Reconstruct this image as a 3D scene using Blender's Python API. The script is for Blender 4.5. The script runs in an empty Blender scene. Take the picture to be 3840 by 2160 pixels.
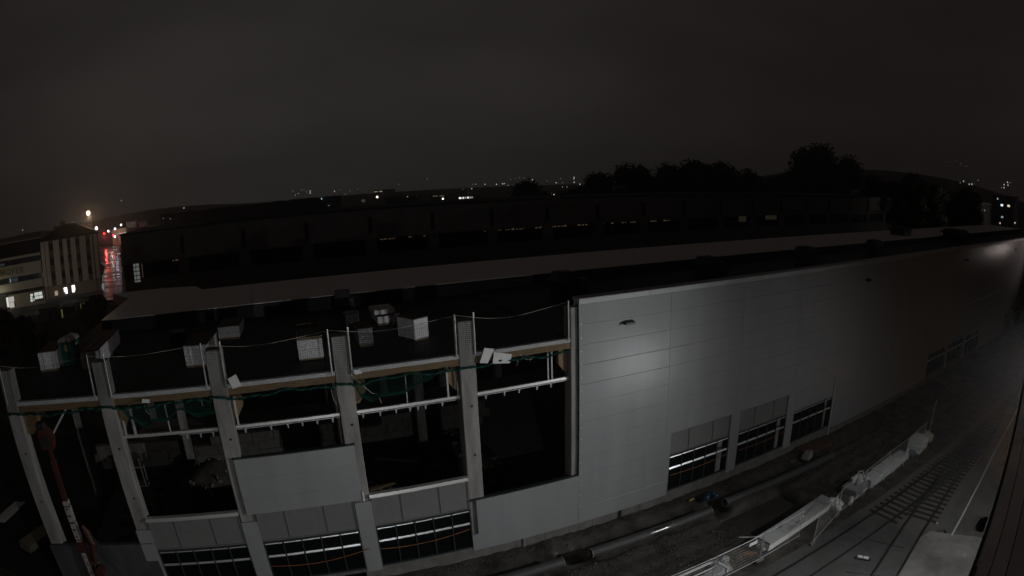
import bpy, math, random
from math import sin, cos, pi, radians, sqrt
rnd = random.Random(7)
sc = bpy.context.scene
COL = sc.collection

# ------------------------------------------------------------------ camera (wide action-camera lens)
CX, CY, CZ = 15.273, -26.374, 19.25
cd = bpy.data.cameras.new('camera'); cam = bpy.data.objects.new('camera', cd); COL.objects.link(cam)
cd.type = 'PANO'
try: cd.panorama_type = 'FISHEYE_LENS_POLYNOMIAL'
except Exception: pass
try: cd.cycles.panorama_type = 'FISHEYE_LENS_POLYNOMIAL'
except Exception: pass
for tgt in (cd, getattr(cd, 'cycles', None)):
    if tgt is None: continue
    try:
        tgt.fisheye_fov = radians(180)
        tgt.fisheye_polynomial_k0 = 0.0
        tgt.fisheye_polynomial_k1 = -0.046903
        tgt.fisheye_polynomial_k2 = 0.0
        tgt.fisheye_polynomial_k3 = -9.7275e-6
        tgt.fisheye_polynomial_k4 = 0.0
    except Exception as e: print('cam', e)
cd.sensor_width = 36.0; cd.sensor_height = 20.25; cd.sensor_fit = 'HORIZONTAL'
cd.clip_start = 0.05; cd.clip_end = 5000
YAW, PITCH, ROLL = radians(22.932), radians(9.931), radians(-2.0492)
from mathutils import Matrix, Vector
_f = Vector((sin(YAW)*cos(PITCH), cos(YAW)*cos(PITCH), -sin(PITCH)))
_r = Vector((cos(YAW), -sin(YAW), 0)); _u = _r.cross(_f)
_r2 = _r*cos(ROLL) + _u*sin(ROLL); _u2 = -_r*sin(ROLL) + _u*cos(ROLL)
M = Matrix((( _r2.x, _u2.x, -_f.x, CX), (_r2.y, _u2.y, -_f.y, CY), (_r2.z, _u2.z, -_f.z, CZ), (0, 0, 0, 1)))
cam.matrix_world = M
sc.camera = cam

# ------------------------------------------------------------------ world: night overcast lit from below by the town
w = bpy.data.worlds.new('World'); sc.world = w; w.use_nodes = True
nt = w.node_tree; nt.nodes.clear(); N = nt.nodes.new; Lk = nt.links.new
out = N('ShaderNodeOutputWorld'); tc = N('ShaderNodeTexCoord')
dotn = N('ShaderNodeVectorMath'); dotn.operation = 'DOT_PRODUCT'
dotn.inputs[1].default_value = (sin(radians(2))*cos(radians(3)), cos(radians(2))*cos(radians(3)), sin(radians(3)))
Lk(tc.outputs['Generated'], dotn.inputs[0])
ramp = N('ShaderNodeValToRGB'); Lk(dotn.outputs['Value'], ramp.inputs[0])
e = ramp.color_ramp.elements
SKY = 1.0
e[0].position = 0.35; e[0].color = (.0112, .0089, .0084, 1)
e[1].position = 1.0;  e[1].color = (.0225, .0203, .0190, 1)
m_ = e.new(0.80); m_.color = (.0135, .0116, .0108, 1)
noi = N('ShaderNodeTexNoise'); noi.inputs['Scale'].default_value = 1.8; noi.inputs['Detail'].default_value = 5
mp = N('ShaderNodeMapping'); mp.inputs['Scale'].default_value = (1, 1, 3.0)
Lk(tc.outputs['Generated'], mp.inputs[0]); Lk(mp.outputs[0], noi.inputs['Vector'])
mr = N('ShaderNodeMapRange'); mr.inputs[1].default_value = .3; mr.inputs[2].default_value = .7; mr.inputs[3].default_value = .76; mr.inputs[4].default_value = 1.22
Lk(noi.outputs[0], mr.inputs[0])
mul = N('ShaderNodeVectorMath'); mul.operation = 'SCALE'
Lk(ramp.outputs[0], mul.inputs[0]); Lk(mr.outputs[0], mul.inputs['Scale'])
bg = N('ShaderNodeBackground'); bg.inputs['Strength'].default_value = SKY; Lk(mul.outputs[0], bg.inputs['Color'])
sky = N('ShaderNodeTexSky'); sky.sky_type = 'NISHITA'; sky.sun_disc = False
sky.sun_elevation = radians(-12); sky.sun_rotation = radians(280)
bg2 = N('ShaderNodeBackground'); bg2.inputs['Strength'].default_value = 0.05; Lk(sky.outputs[0], bg2.inputs['Color'])
add = N('ShaderNodeAddShader'); Lk(bg.outputs[0], add.inputs[0]); Lk(bg2.outputs[0], add.inputs[1])
Lk(add.outputs[0], out.inputs['Surface'])

sc.view_settings.view_transform = 'Standard'
sc.view_settings.look = 'None'; sc.view_settings.exposure = 0; sc.view_settings.gamma = 1
sc.view_settings.use_curve_mapping = False
sc.cycles.use_denoising = True
sc.cycles.use_light_tree = True
sc.cycles.max_bounces = 6; sc.cycles.diffuse_bounces = 3; sc.cycles.glossy_bounces = 3
sc.cycles.transmission_bounces = 3; sc.cycles.transparent_max_bounces = 6
sc.cycles.sample_clamp_indirect = 4.0

# lamps of the place
def lamp(name, kind, loc, power, col=(1, 1, 1), radius=.1, aim=None, size=160, blend=1.0):
    d = bpy.data.lights.new(name, kind); d.energy = power; d.color = col; d.shadow_soft_size = radius
    if kind == 'SPOT': d.spot_size = radians(size); d.spot_blend = blend
    o = bpy.data.objects.new(name, d); COL.objects.link(o); o.location = loc
    if aim is not None: o.rotation_euler = (Vector(aim)-Vector(loc)).to_track_quat('-Z', 'Y').to_euler()
    return o
FL = (48.4, -21.9, 12.0)                # yard floodlight under the eaves of the office building, turned to the open bays
FL2 = (20.0, -26.2, 12.4)               # a second one further left under the same eaves, below the frame
LC = (.98, .99, 1.0)
lamp('floodlight_beam', 'SPOT', FL, 11500, LC, .16, aim=(FL[0]-20*sin(radians(78)), FL[1]+20*cos(radians(78)), FL[2]-3), size=124, blend=1.0)
lamp('floodlight_spill', 'SPOT', FL, 1750, LC, .16, aim=(43, -12, -.5), size=150, blend=1.0)
lamp('second_floodlight_beam', 'SPOT', FL2, 2100, LC, .16, aim=(11, 0, 5), size=150, blend=1)

lamp('roof_edge_fill', 'POINT', (33.0, -27.2, 17.2), 42, (1, .95, .86), .2)   # added, unseen fill that brightens the office roof edge, right of the camera

# ------------------------------------------------------------------ helpers
MATS = {}
def mat(name, col, rough=.6, metal=0.0, var=0.0, vscale=1.0, spec=.5, emit=None, estr=0.0, bump=0.0, bscale=8.0, col2=None, wet=None, stretch=(1, 1, 1)):
    if name in MATS: return MATS[name]
    m = bpy.data.materials.new(name); m.use_nodes = True; t = m.node_tree
    b = t.nodes['Principled BSDF']
    b.inputs['Base Color'].default_value = (*col, 1); b.inputs['Roughness'].default_value = rough
    b.inputs['Metallic'].default_value = metal; b.inputs['Specular IOR Level'].default_value = spec
    if emit is not None:
        b.inputs['Emission Color'].default_value = (*emit, 1); b.inputs['Emission Strength'].default_value = estr
    if var > 0 or bump > 0 or wet:
        g = t.nodes.new('ShaderNodeNewGeometry'); mpn = t.nodes.new('ShaderNodeMapping'); mpn.inputs['Scale'].default_value = stretch
        t.links.new(g.outputs['Position'], mpn.inputs[0])
    if var > 0:
        n = t.nodes.new('ShaderNodeTexNoise'); n.inputs['Scale'].default_value = vscale; n.inputs['Detail'].default_value = 6; n.inputs['Roughness'].default_value = .65
        t.links.new(mpn.outputs[0], n.inputs['Vector'])
        r = t.nodes.new('ShaderNodeValToRGB'); t.links.new(n.outputs[0], r.inputs[0])
        c2 = col2 or tuple(c*(1-var) for c in col)
        r.color_ramp.elements[0].position = .32; r.color_ramp.elements[0].color = (*c2, 1)
        r.color_ramp.elements[1].position = .68; r.color_ramp.elements[1].color = (*[min(1, c*(1+var*.5)) for c in col], 1)
        t.links.new(r.outputs[0], b.inputs['Base Color'])
    if wet:
        n3 = t.nodes.new('ShaderNodeTexNoise'); n3.inputs['Scale'].default_value = wet[2]; n3.inputs['Detail'].default_value = 4
        t.links.new(mpn.outputs[0], n3.inputs['Vector'])
        r3 = t.nodes.new('ShaderNodeMapRange'); r3.inputs[1].default_value = .35; r3.inputs[2].default_value = .65
        r3.inputs[3].default_value = wet[0]; r3.inputs[4].default_value = wet[1]
        t.links.new(n3.outputs[0], r3.inputs[0]); t.links.new(r3.outputs[0], b.inputs['Roughness'])
    if bump > 0:
        n2 = t.nodes.new('ShaderNodeTexNoise'); n2.inputs['Scale'].default_value = bscale; n2.inputs['Detail'].default_value = 5
        t.links.new(mpn.outputs[0], n2.inputs['Vector'])
        bp = t.nodes.new('ShaderNodeBump'); bp.inputs['Strength'].default_value = 1; bp.inputs['Distance'].default_value = bump
        t.links.new(n2.outputs[0], bp.inputs['Height']); t.links.new(bp.outputs[0], b.inputs['Normal'])
    MATS[name] = m
    return m

class MB:
    """collects shapes and links them as one mesh object"""
    def __init__(s): s.v = []; s.f = []
    def add(s, vs, fs):
        n = len(s.v); s.v += [tuple(p) for p in vs]; s.f += [tuple(i+n for i in q) for q in fs]; return s
    def box(s, x0, y0, z0, x1, y1, z1):
        vs = [(x0, y0, z0), (x1, y0, z0), (x1, y1, z0), (x0, y1, z0), (x0, y0, z1), (x1, y0, z1), (x1, y1, z1), (x0, y1, z1)]
        return s.add(vs, [(0, 3, 2, 1), (4, 5, 6, 7), (0, 1, 5, 4), (1, 2, 6, 5), (2, 3, 7, 6), (3, 0, 4, 7)])
    def bbox(s, x0, y0, z0, x1, y1, z1, b=.02):
        """box with chamfered vertical and top edges"""
        p = [(x0+b, y0), (x1-b, y0), (x1, y0+b), (x1, y1-b), (x1-b, y1), (x0+b, y1), (x0, y1-b), (x0, y0+b)]
        q = [(min(max(x, x0+b), x1-b), min(max(y, y0+b), y1-b)) for x, y in p]
        vs = [(x, y, z0) for x, y in p]+[(x, y, z1-b) for x, y in p]+[(x, y, z1) for x, y in q]
        fs = [tuple(range(7, -1, -1)), tuple(range(16, 24))]
        for k in (0, 8):
            for i in range(8): fs.append((k+i, k+(i+1) % 8, k+8+(i+1) % 8, k+8+i))
        return s.add(vs, fs)
    def hexa(s, b4, t4):
        return s.add(list(b4)+list(t4), [(0, 3, 2, 1), (4, 5, 6, 7), (0, 1, 5, 4), (1, 2, 6, 5), (2, 3, 7, 6), (3, 0, 4, 7)])
    def tube(s, pts, r, seg=6, cap=True):
        pts = [Vector(p) for p in pts]; rings = []
        for i, p in enumerate(pts):
            d = (pts[min(i+1, len(pts)-1)]-pts[max(i-1, 0)])
            if d.length < 1e-9: d = Vector((0, 0, 1))
            d.normalize(); a = Vector((0, 0, 1)) if abs(d.z) < .9 else Vector((1, 0, 0))
            e1 = d.cross(a).normalized(); e2 = d.cross(e1)
            rr = r[i] if isinstance(r, (list, tuple)) else r
            rings.append([p+(e1*cos(2*pi*k/seg)+e2*sin(2*pi*k/seg))*rr for k in range(seg)])
        vs = [q for ring in rings for q in ring]; fs = []
        for i in range(len(pts)-1):
            for k in range(seg):
                a, b = i*seg+k, i*seg+(k+1) % seg
                fs.append((a, b, b+seg, a+seg))
        if cap:
            fs.append(tuple(range(seg-1, -1, -1))); fs.append(tuple((len(pts)-1)*seg+k for k in range(seg)))
        return s.add(vs, fs)
    def prism(s, poly, axis, a, b):
        """extrude a 2-D polygon along an axis ('x','y','z') from a to b"""
        n = len(poly)
        def P(p, t): return {'x': (t, p[0], p[1]), 'y': (p[0], t, p[1]), 'z': (p[0], p[1], t)}[axis]
        vs = [P(p, a) for p in poly]+[P(p, b) for p in poly]
        fs = [tuple(range(n-1, -1, -1)), tuple(range(n, 2*n))]+[(i, (i+1) % n, n+(i+1) % n, n+i) for i in range(n)]
        return s.add(vs, fs)
    def ball(s, c, r, seg=10, ring=6, sq=(1, 1, 1)):
        vs = [(c[0], c[1], c[2]-r*sq[2])]
        for i in range(1, ring):
            t = -pi/2+pi*i/ring
            for k in range(seg):
                a = 2*pi*k/seg; vs.append((c[0]+r*sq[0]*cos(t)*cos(a), c[1]+r*sq[1]*cos(t)*sin(a), c[2]+r*sq[2]*sin(t)))
        vs.append((c[0], c[1], c[2]+r*sq[2])); fs = []; top = len(vs)-1
        for k in range(seg): fs.append((0, 1+(k+1) % seg, 1+k)); fs.append((top, top-seg+k, top-seg+(k+1) % seg))
        for i in range(ring-2):
            for k in range(seg):
                a = 1+i*seg+k; b = 1+i*seg+(k+1) % seg; fs.append((a, b, b+seg, a+seg))
        return s.add(vs, fs)
    def mesh(s, name, m, smooth=False):
        me = bpy.data.meshes.new(name); me.from_pydata(s.v, [], s.f)
        if m is not None: me.materials.append(m)
        if smooth:
            for p in me.polygons: p.use_smooth = True
        me.update(); return me
    def build(s, name, m, parent=None, loc=None, smooth=False):
        return put(name, s.mesh(name, m, smooth), parent, loc)
def put(name, me, parent=None, loc=None):
    o = bpy.data.objects.new(name, me); COL.objects.link(o)
    if parent is not None: o.parent = parent
    if loc is not None: o.location = loc
    return o
def tag(o, label=None, cat=None, group=None, kind=None):
    if label: o['label'] = label
    if cat: o['category'] = cat
    if group: o['group'] = group
    if kind: o['kind'] = kind
    return o
def thing(name, label, cat, loc=(0, 0, 0), rz=0.0, group=None):
    o = bpy.data.objects.new(name, None); COL.objects.link(o); o.location = loc; o.rotation_euler = (0, 0, rz)
    o.empty_display_size = .3
    return tag(o, label, cat, group)
def copy_tree(o, parent=None):
    c = o.copy(); COL.objects.link(c)
    if parent is not None: c.parent = parent
    for ch in list(o.children): copy_tree(ch, c)
    return c
def polar(az, r): return (CX+r*sin(radians(az)), CY+r*cos(radians(az)))
def at(az, el, r):
    x, y = polar(az, r); return (x, y, CZ+r*math.tan(radians(el)))
ZG = -0.57

# ------------------------------------------------------------------ materials
def clad_material():
    """light grey coated steel with a fine horizontal micro-rib"""
    m = mat('cladding_steel', (.322, .327, .332), .30, spec=.40, var=.10, vscale=.7, stretch=(1, 1, .15))
    t = m.node_tree; b = t.nodes['Principled BSDF']
    g = t.nodes.new('ShaderNodeNewGeometry'); sp = t.nodes.new('ShaderNodeSeparateXYZ'); t.links.new(g.outputs['Position'], sp.inputs[0])
    mu = t.nodes.new('ShaderNodeMath'); mu.operation = 'MULTIPLY'; mu.inputs[1].default_value = 2*pi/.05; t.links.new(sp.outputs['Z'], mu.inputs[0])
    co = t.nodes.new('ShaderNodeMath'); co.operation = 'SINE'; t.links.new(mu.outputs[0], co.inputs[0])
    g1 = t.nodes.new('ShaderNodeMath'); g1.operation = 'GREATER_THAN'; g1.inputs[1].default_value = .35; t.links.new(co.outputs[0], g1.inputs[0])
    g2 = t.nodes.new('ShaderNodeMath'); g2.operation = 'LESS_THAN'; g2.inputs[1].default_value = -.35; t.links.new(co.outputs[0], g2.inputs[0])
    gs = t.nodes.new('ShaderNodeMath'); gs.operation = 'SUBTRACT'; t.links.new(g1.outputs[0], gs.inputs[0]); t.links.new(g2.outputs[0], gs.inputs[1])
    am = t.nodes.new('ShaderNodeMath'); am.operation = 'MULTIPLY'; am.inputs[1].default_value = .245; t.links.new(gs.outputs[0], am.inputs[0])
    cb = t.nodes.new('ShaderNodeCombineXYZ'); t.links.new(am.outputs[0], cb.inputs['Z'])
    ad = t.nodes.new('ShaderNodeVectorMath'); ad.operation = 'ADD'; t.links.new(g.outputs['Normal'], ad.inputs[0]); t.links.new(cb.outputs[0], ad.inputs[1])
    no = t.nodes.new('ShaderNodeVectorMath'); no.operation = 'NORMALIZE'; t.links.new(ad.outputs[0], no.inputs[0])
    t.links.new(no.outputs[0], b.inputs['Normal'])
    return m
CLAD = clad_material()
CONC = mat('column_concrete', (.30, .29, .27), .75, var=.42, vscale=2.2, bump=.004, bscale=14, stretch=(1, 1, .16))
CONC2 = mat('plinth_concrete', (.17, .165, .155), .8, var=.35, vscale=1.7, bump=.006)
BLOCK = mat('precast_block', (.17, .16, .145), .85, var=.35, vscale=2.0)
TIMB = mat('glulam_timber', (.23, .15, .075), .6, var=.3, vscale=3.0, stretch=(.3, 1, 4))
MEMB = mat('white_membrane', (.62, .63, .63), .55, var=.15, vscale=3)
WHITE = mat('white_flashing', (.86, .86, .84), .38)
GALV = mat('galvanised_steel', (.66, .67, .66), .36, metal=.35, var=.12, vscale=5)
DARKF = mat('dark_window_frame', (.035, .045, .045), .45)
ALU = mat('aluminium_bead', (.82, .82, .84), .36, metal=.7)
BRIGHT = mat('bright_sheet', (.62, .62, .60), .42, metal=.5)
GLASS = mat('dark_glass', (.006, .007, .008), .06, spec=.3)
LOUV = mat('louver_grey', (.20, .20, .195), .5, var=.1, vscale=2)
ROOFD = mat('bitumen_roof', (.050, .049, .048), .7, spec=.3, var=.35, vscale=.6, bump=.01, bscale=5)
ROOFL = mat('pale_roof_membrane', (.78, .74, .70), .38, var=.08, vscale=.3)
BLACK = mat('black_plastic', (.012, .012, .013), .5, var=.3, vscale=4)
RUBBER = mat('black_rubber', (.015, .015, .015), .8)
NETM = mat('green_netting', (.005, .05, .034), .8, spec=.2)
NETD = mat('dark_netting', (.003, .014, .010), .8, spec=.2)
ROPE = mat('pale_rope', (.42, .42, .36), .8)
FOAM = mat('white_foam', (.72, .72, .70), .7, var=.1, vscale=6)
WRAP = mat('white_shrink_wrap', (.78, .78, .78), .28, var=.2, vscale=5, bump=.02, bscale=7)
CLEAR = mat('clear_film', (.40, .40, .41), .12, var=.5, vscale=9, bump=.04, bscale=9)
CARDB = mat('brown_board', (.115, .085, .068), .8, var=.3, vscale=3)
WOOD = mat('rough_timber', (.22, .155, .09), .8, var=.4, vscale=4)
TOIG = mat('toilet_green', (.008, .13, .105), .45, var=.15, vscale=2)
TOIW = mat('toilet_roof_white', (.46, .43, .38), .5)
YELP = mat('yellow_print', (.45, .36, .10), .6)
RED = mat('machine_red', (.07, .024, .016), .45, var=.25, vscale=2.5)
BOOMW = mat('boom_white', (.36, .33, .31), .45, var=.25, vscale=4)
CHROME = mat('polished_rod', (.75, .75, .75), .2, metal=.9)
ASPH = mat('asphalt', (.088, .087, .085), .5, var=.35, vscale=.5, bump=.006, bscale=18, wet=(.38, .7, .45), spec=.3)
APRON = mat('concrete_apron', (.205, .20, .19), .6, var=.45, vscale=.55, bump=.004, bscale=14, wet=(.45, .75, .8))
MUD = mat('wet_mud', (.068, .061, .051), .6, var=.5, vscale=.7, bump=.05, bscale=3.2, wet=(.35, .85, .9), col2=(.016, .014, .012), spec=.3)
GRAV = mat('gravel', (.12, .112, .10), .85, var=.55, vscale=9, bump=.04, bscale=16)
BALL = mat('track_ballast', (.12, .114, .10), .85, var=.55, vscale=11, bump=.04, bscale=15)
SLEEP = mat('dark_sleeper', (.014, .013, .012), .8, var=.3, vscale=6)
RAILM = mat('rail_steel', (.035, .030, .027), .4, metal=.5)
LINE = mat('road_paint', (.55, .55, .53), .6, var=.35, vscale=5)
PIPE = mat('wet_pipe', (.042, .041, .039), .2, spec=.9, var=.3, vscale=2.0, bump=.0012, bscale=22)
_t = PIPE.node_tree; _b = _t.nodes['Principled BSDF']; _g = _t.nodes.new('ShaderNodeNewGeometry'); _s = _t.nodes.new('ShaderNodeSeparateXYZ'); _t.links.new(_g.outputs['Position'], _s.inputs[0])
_n = _t.nodes.new('ShaderNodeTexNoise'); _n.inputs['Scale'].default_value = 3.5; _t.links.new(_g.outputs['Position'], _n.inputs['Vector'])
_a = _t.nodes.new('ShaderNodeMath'); _a.operation = 'SUBTRACT'; _a.inputs[1].default_value = 34.1; _t.links.new(_s.outputs[0], _a.inputs[0])
_c = _t.nodes.new('ShaderNodeMath'); _c.operation = 'ABSOLUTE'; _t.links.new(_a.outputs[0], _c.inputs[0])
_d = _t.nodes.new('ShaderNodeMath'); _d.operation = 'MULTIPLY_ADD'; _d.inputs[1].default_value = 1.6; _t.links.new(_n.outputs[0], _d.inputs[0]); _t.links.new(_c.outputs[0], _d.inputs[2])
_m = _t.nodes.new('ShaderNodeMapRange'); _m.inputs[1].default_value = 1.15; _m.inputs[2].default_value = 1.7; _m.inputs[3].default_value = .17; _m.inputs[4].default_value = .68; _t.links.new(_d.outputs[0], _m.inputs[0]); _t.links.new(_m.outputs[0], _b.inputs['Roughness'])
PIPER = mat('pipe_rim', (.22, .22, .22), .4)
HALL = mat('old_hall_wall', (.19, .18, .17), .75, var=.2, vscale=.25)
HALLW = mat('pale_lit_wall', (.62, .60, .60), .7, var=.1, vscale=.3)  # paleness holds lamp light on the hall bays, own tone elsewhere
HALLG = mat('old_hall_glass', (.006, .006, .006), .4, spec=.1)
SOIL = mat('dark_soil', (.04, .036, .03), .9, var=.5, vscale=.8)

def emis(name, col, strength):
    return mat('glow_'+name, (.02, .02, .02), .5, emit=col, estr=strength)

# ------------------------------------------------------------------ GROUND
def hill(x, y):
    """far terrain: flat near the site, rising to low hills behind the town and a slope on the right"""
    dx, dy = x-CX, y-CY; r = math.hypot(dx, dy); az = math.degrees(math.atan2(dx, dy))
    t = max(0, min(1, (r-420)/600)); t = t*t*(3-2*t)
    h = 15*t
    a = max(0, 1-((az-59)/16)**2)
    t2 = max(0, min(1, (r-480)/500)); t2 = t2*t2*(3-2*t2)
    h += 33*a*t2
    b = max(0, 1-((az+11)/9)**2); h += 9*b*max(0, min(1, (r-520)/200))
    return ZG-.05+h
mb = MB(); radii = [0, 20, 40, 60, 80, 100, 130, 165, 210, 260, 310, 360, 420, 480, 540, 600, 660, 720, 800, 900, 1010]; nseg = 120
vs = []; fs = []
for r in radii:
    for k in range(nseg):
        a = -180+360*k/nseg; x, y = polar(a, r+.001); vs.append((x, y, hill(x, y)-(.7 if r < 70 else 0)))
for i in range(len(radii)-1):
    for k in range(nseg):
        a, b = i*nseg+k, i*nseg+(k+1) % nseg; fs.append((a, a+nseg, b+nseg, b))
mb.add(vs, fs); tag(mb.build('ground', SOIL, smooth=True), kind='structure')

# site ground between the hall and the yard: ruts, pipe trench, an open pit
def nz(x, y, s):
    return (sin(x*1.7*s+1.3*sin(y*2.1*s))+sin(y*2.3*s+1.7*sin(x*1.1*s)+2)+sin((x+y)*3.1*s+.5))/3
def site_h(x, y):
    z = ZG+.06*nz(x, y, .8)+.05*nz(x, y, 2.3)+.02*nz(x, y, 5.1)
    for yc, wd, dp in ((-1.35, .35, .3), (-2.0, .38, .5), (-3.2, .25, .2), (-4.4, .22, .12), (-5.6, .25, .12)):
        z -= dp*math.exp(-((y-yc+.06*sin(x*.7))/wd)**2)
    if 27.8 < x < 29.5: z -= .55*math.exp(-((y+2.0)/.9)**4)
    if 38.3 < x < 39.6: z -= .5*math.exp(-((y+2.6)/.8)**4)
    ex = min(1, max(0, (x-(38.0+(y+5)*-.25))/.3))*min(1, max(0, (44.1-x)/.3))*min(1, max(0, (-3.35-y)/.3))*min(1, max(0, (y+7.0)/.3))
    z = z*(1-ex)+(ZG-1.9)*ex
    ey = min(1, max(0, (y+9.6)/.8)); z = z*ey+(ZG-.02)*(1-ey)
    return z
def grid(x0, x1, y0, y1, st, h, name, m, kind='structure', sty=None):
    sty = sty or st
    nx = int((x1-x0)/st)+1; ny = int((y1-y0)/sty)+1; vs = []; fs = []
    for j in range(ny):
        for i in range(nx):
            x = x0+(x1-x0)*i/(nx-1); y = y0+(y1-y0)*j/(ny-1); vs.append((x, y, h(x, y)))
    for j in range(ny-1):
        for i in range(nx-1):
            a = j*nx+i; fs.append((a, a+1, a+nx+1, a+nx))
    return tag(MB().add(vs, fs).build(name, m, smooth=True), kind=kind)
grid(-4, 74, -9.6, -.12, .25, site_h, 'muddy_ground', MUD)
grid(74, 175, -9.6, -.12, 2.0, lambda x, y: ZG+.03*nz(x, y, .5), 'muddy_ground', MUD)
grid(-40, 6.2, -9.6, 60, 1.0, lambda x, y: ZG-.03+.06*nz(x, y, .4) if x < -4.1 or y > 0.2 else ZG-.75, 'dirt_yard', SOIL)
tag(MB().prism([(37.4, -7.1), (44.3, -7.1), (44.3, -3.3), (37.4, -3.3)], 'z', ZG-1.7, ZG-1.5).build('pit_floor_sheet', mat('pit_black', (.003, .003, .003), .5, spec=.05)), kind='structure')  # added matte black sheet that keeps the pit floor dark
# loose stones and gravel on the mud
mb = MB()
for i in range(5200):
    x = rnd.uniform(20, 58); y = rnd.choice([rnd.gauss(-.55, .2), rnd.gauss(-3.9, .35), rnd.gauss(-5.6, .9), rnd.gauss(-8.6, .4), rnd.uniform(-9.3, -.4)])
    if y > -.3 or y < -9.4 or (37.3 < x < 44.4 and -7.2 < y < -3.2): continue
    r = rnd.uniform(.02, .06)*(1.6 if rnd.random() < .06 else 1); z = site_h(x, y)
    mb.ball((x, y, z+r*.2), r, 5, 3, (1, rnd.uniform(.6, 1), rnd.uniform(.5, .8)))
tag(mb.build('loose_stones', GRAV), kind='stuff')
# asphalt yard with rails set in it
mb = MB(); mb.box(-20, -30, ZG-.3, 45.9, -9.55, ZG+.012); tag(mb.build('asphalt_yard', ASPH), kind='structure')
mb = MB(); mb.prism([(45.9, -9.55), (45.9, -16.1), (58, -13.75), (75, -10.9), (112, -9.6)], 'z', ZG-.3, ZG-.06); tag(mb.build('ballast_bed', BALL), kind='structure')
mb = MB(); mb.prism([(47.2, -15.35), (47.75, -15.75), (46.75, -17.2), (45.9, -22), (130, -22), (130, -9.7), (112, -9.6), (75, -10.95), (58, -13.8), (50.2, -14.9)][::-1], 'z', ZG-.3, ZG+.02); tag(mb.build('asphalt_road', ASPH), kind='structure')
mb = MB(); mb.prism([(30, -20.3), (36.8, -17.4), (41.3, -15.97), (45.9, -14.82), (46.9, -14.98), (48.5, -18.15), (49.0, -19.2), (52.5, -19.6), (52.5, -24), (46, -24), (30, -24)][::-1], 'z', ZG-.2, ZG+.024); tag(mb.build('concrete_apron', APRON), kind='structure')
def strip(pts, wd, z0, z1, mb):
    for i in range(len(pts)-1):
        (xa, ya), (xb, yb) = pts[i], pts[i+1]; d = math.hypot(xb-xa, yb-ya); nx, ny = -(yb-ya)/d*wd/2, (xb-xa)/d*wd/2
        mb.hexa([(xa-nx, ya-ny, z0), (xb-nx, yb-ny, z0), (xb+nx, yb+ny, z0), (xa+nx, ya+ny, z0)],
                [(xa-nx, ya-ny, z1), (xb-nx, yb-ny, z1), (xb+nx, yb+ny, z1), (xa+nx, ya+ny, z1)])
    return mb
tag(strip([(47.45, -16.53), (53, -15.5), (62, -13.95), (78, -11.9)], .12, ZG, ZG+.027, MB()).build('road_marking', LINE), kind='structure')
# tar seams in the yard
mb = MB()
for a, b in (((30, -9.9), (31.5, -13.2)), ((34.5, -9.9), (36.2, -13.8)), ((39.6, -13.2), (41.2, -15.8)), ((37.6, -12.6), (38.4, -15)), ((43.2, -12.2), (44.1, -14.6))):
    strip([a, b], .03, ZG, ZG+.0275, mb)
tag(mb.build('tar_seam', RUBBER), kind='structure')

# railway tracks
def track(name, label, ctr, s0, s1):
    t = thing(name, label, 'railway track', (ctr[0][0], ctr[0][1], ZG), group='railway tracks in the yard')
    ox, oy = ctr[0]
    def off(d):
        res = []
        for i, (x, y) in enumerate(ctr):
            xa, ya = ctr[max(i-1, 0)]; xb, yb = ctr[min(i+1, len(ctr)-1)]; l = math.hypot(xb-xa, yb-ya)
            res.append((x-(yb-ya)/l*d-ox, y+(xb-xa)/l*d-oy))
        return res
    for d in (-.752, .752):
        mb = MB(); strip(off(d), .065, -.05, .085, mb); strip(off(d), .15, -.09, -.045, mb)
        mb.build('rail', RAILM, t)
        g = MB(); strip(off(d+(.075 if d < 0 else -.075)), .05, .0, .0262, g); g.build('flange_groove', RUBBER, t)
    # sleepers
    dist = [0]
    for i in range(len(ctr)-1): dist.append(dist[-1]+math.hypot(ctr[i+1][0]-ctr[i][0], ctr[i+1][1]-ctr[i][1]))
    sm = MB().bbox(-.12, -1.25, -.16, .12, 1.25, -.01, .02).mesh('sleeper', SLEEP)
    s = s0
    while s < s1:
        i = max(k for k in range(len(dist)-1) if dist[k] <= s); f = (s-dist[i])/(dist[i+1]-dist[i])
        x = ctr[i][0]+(ctr[i+1][0]-ctr[i][0])*f; y = ctr[i][1]+(ctr[i+1][1]-ctr[i][1])*f
        o = put('sleeper', sm, t, (x-ox, y-oy, 0)); o.rotation_euler = (0, 0, math.atan2(ctr[i+1][1]-ctr[i][1], ctr[i+1][0]-ctr[i][0])+rnd.uniform(-.02, .02))
        s += .66
    return t
track('railway_track', 'straight railway track nearer the wire fence, sunk in the asphalt at its near end', [(20, -11.2), (40, -11.22), (55, -11.38), (72, -11.5), (110, -11.0)], 26.3, 58)
track('railway_track', 'curving railway track on the office side, leaving the asphalt to join the straight one', [(33, -17.8), (36.8, -16.5), (40.8, -15.25), (43.8, -14.45), (46.8, -13.75), (49.7, -13.2), (53.6, -12.5), (57, -12.05), (64, -11.7)], 15.6, 32)
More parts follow.
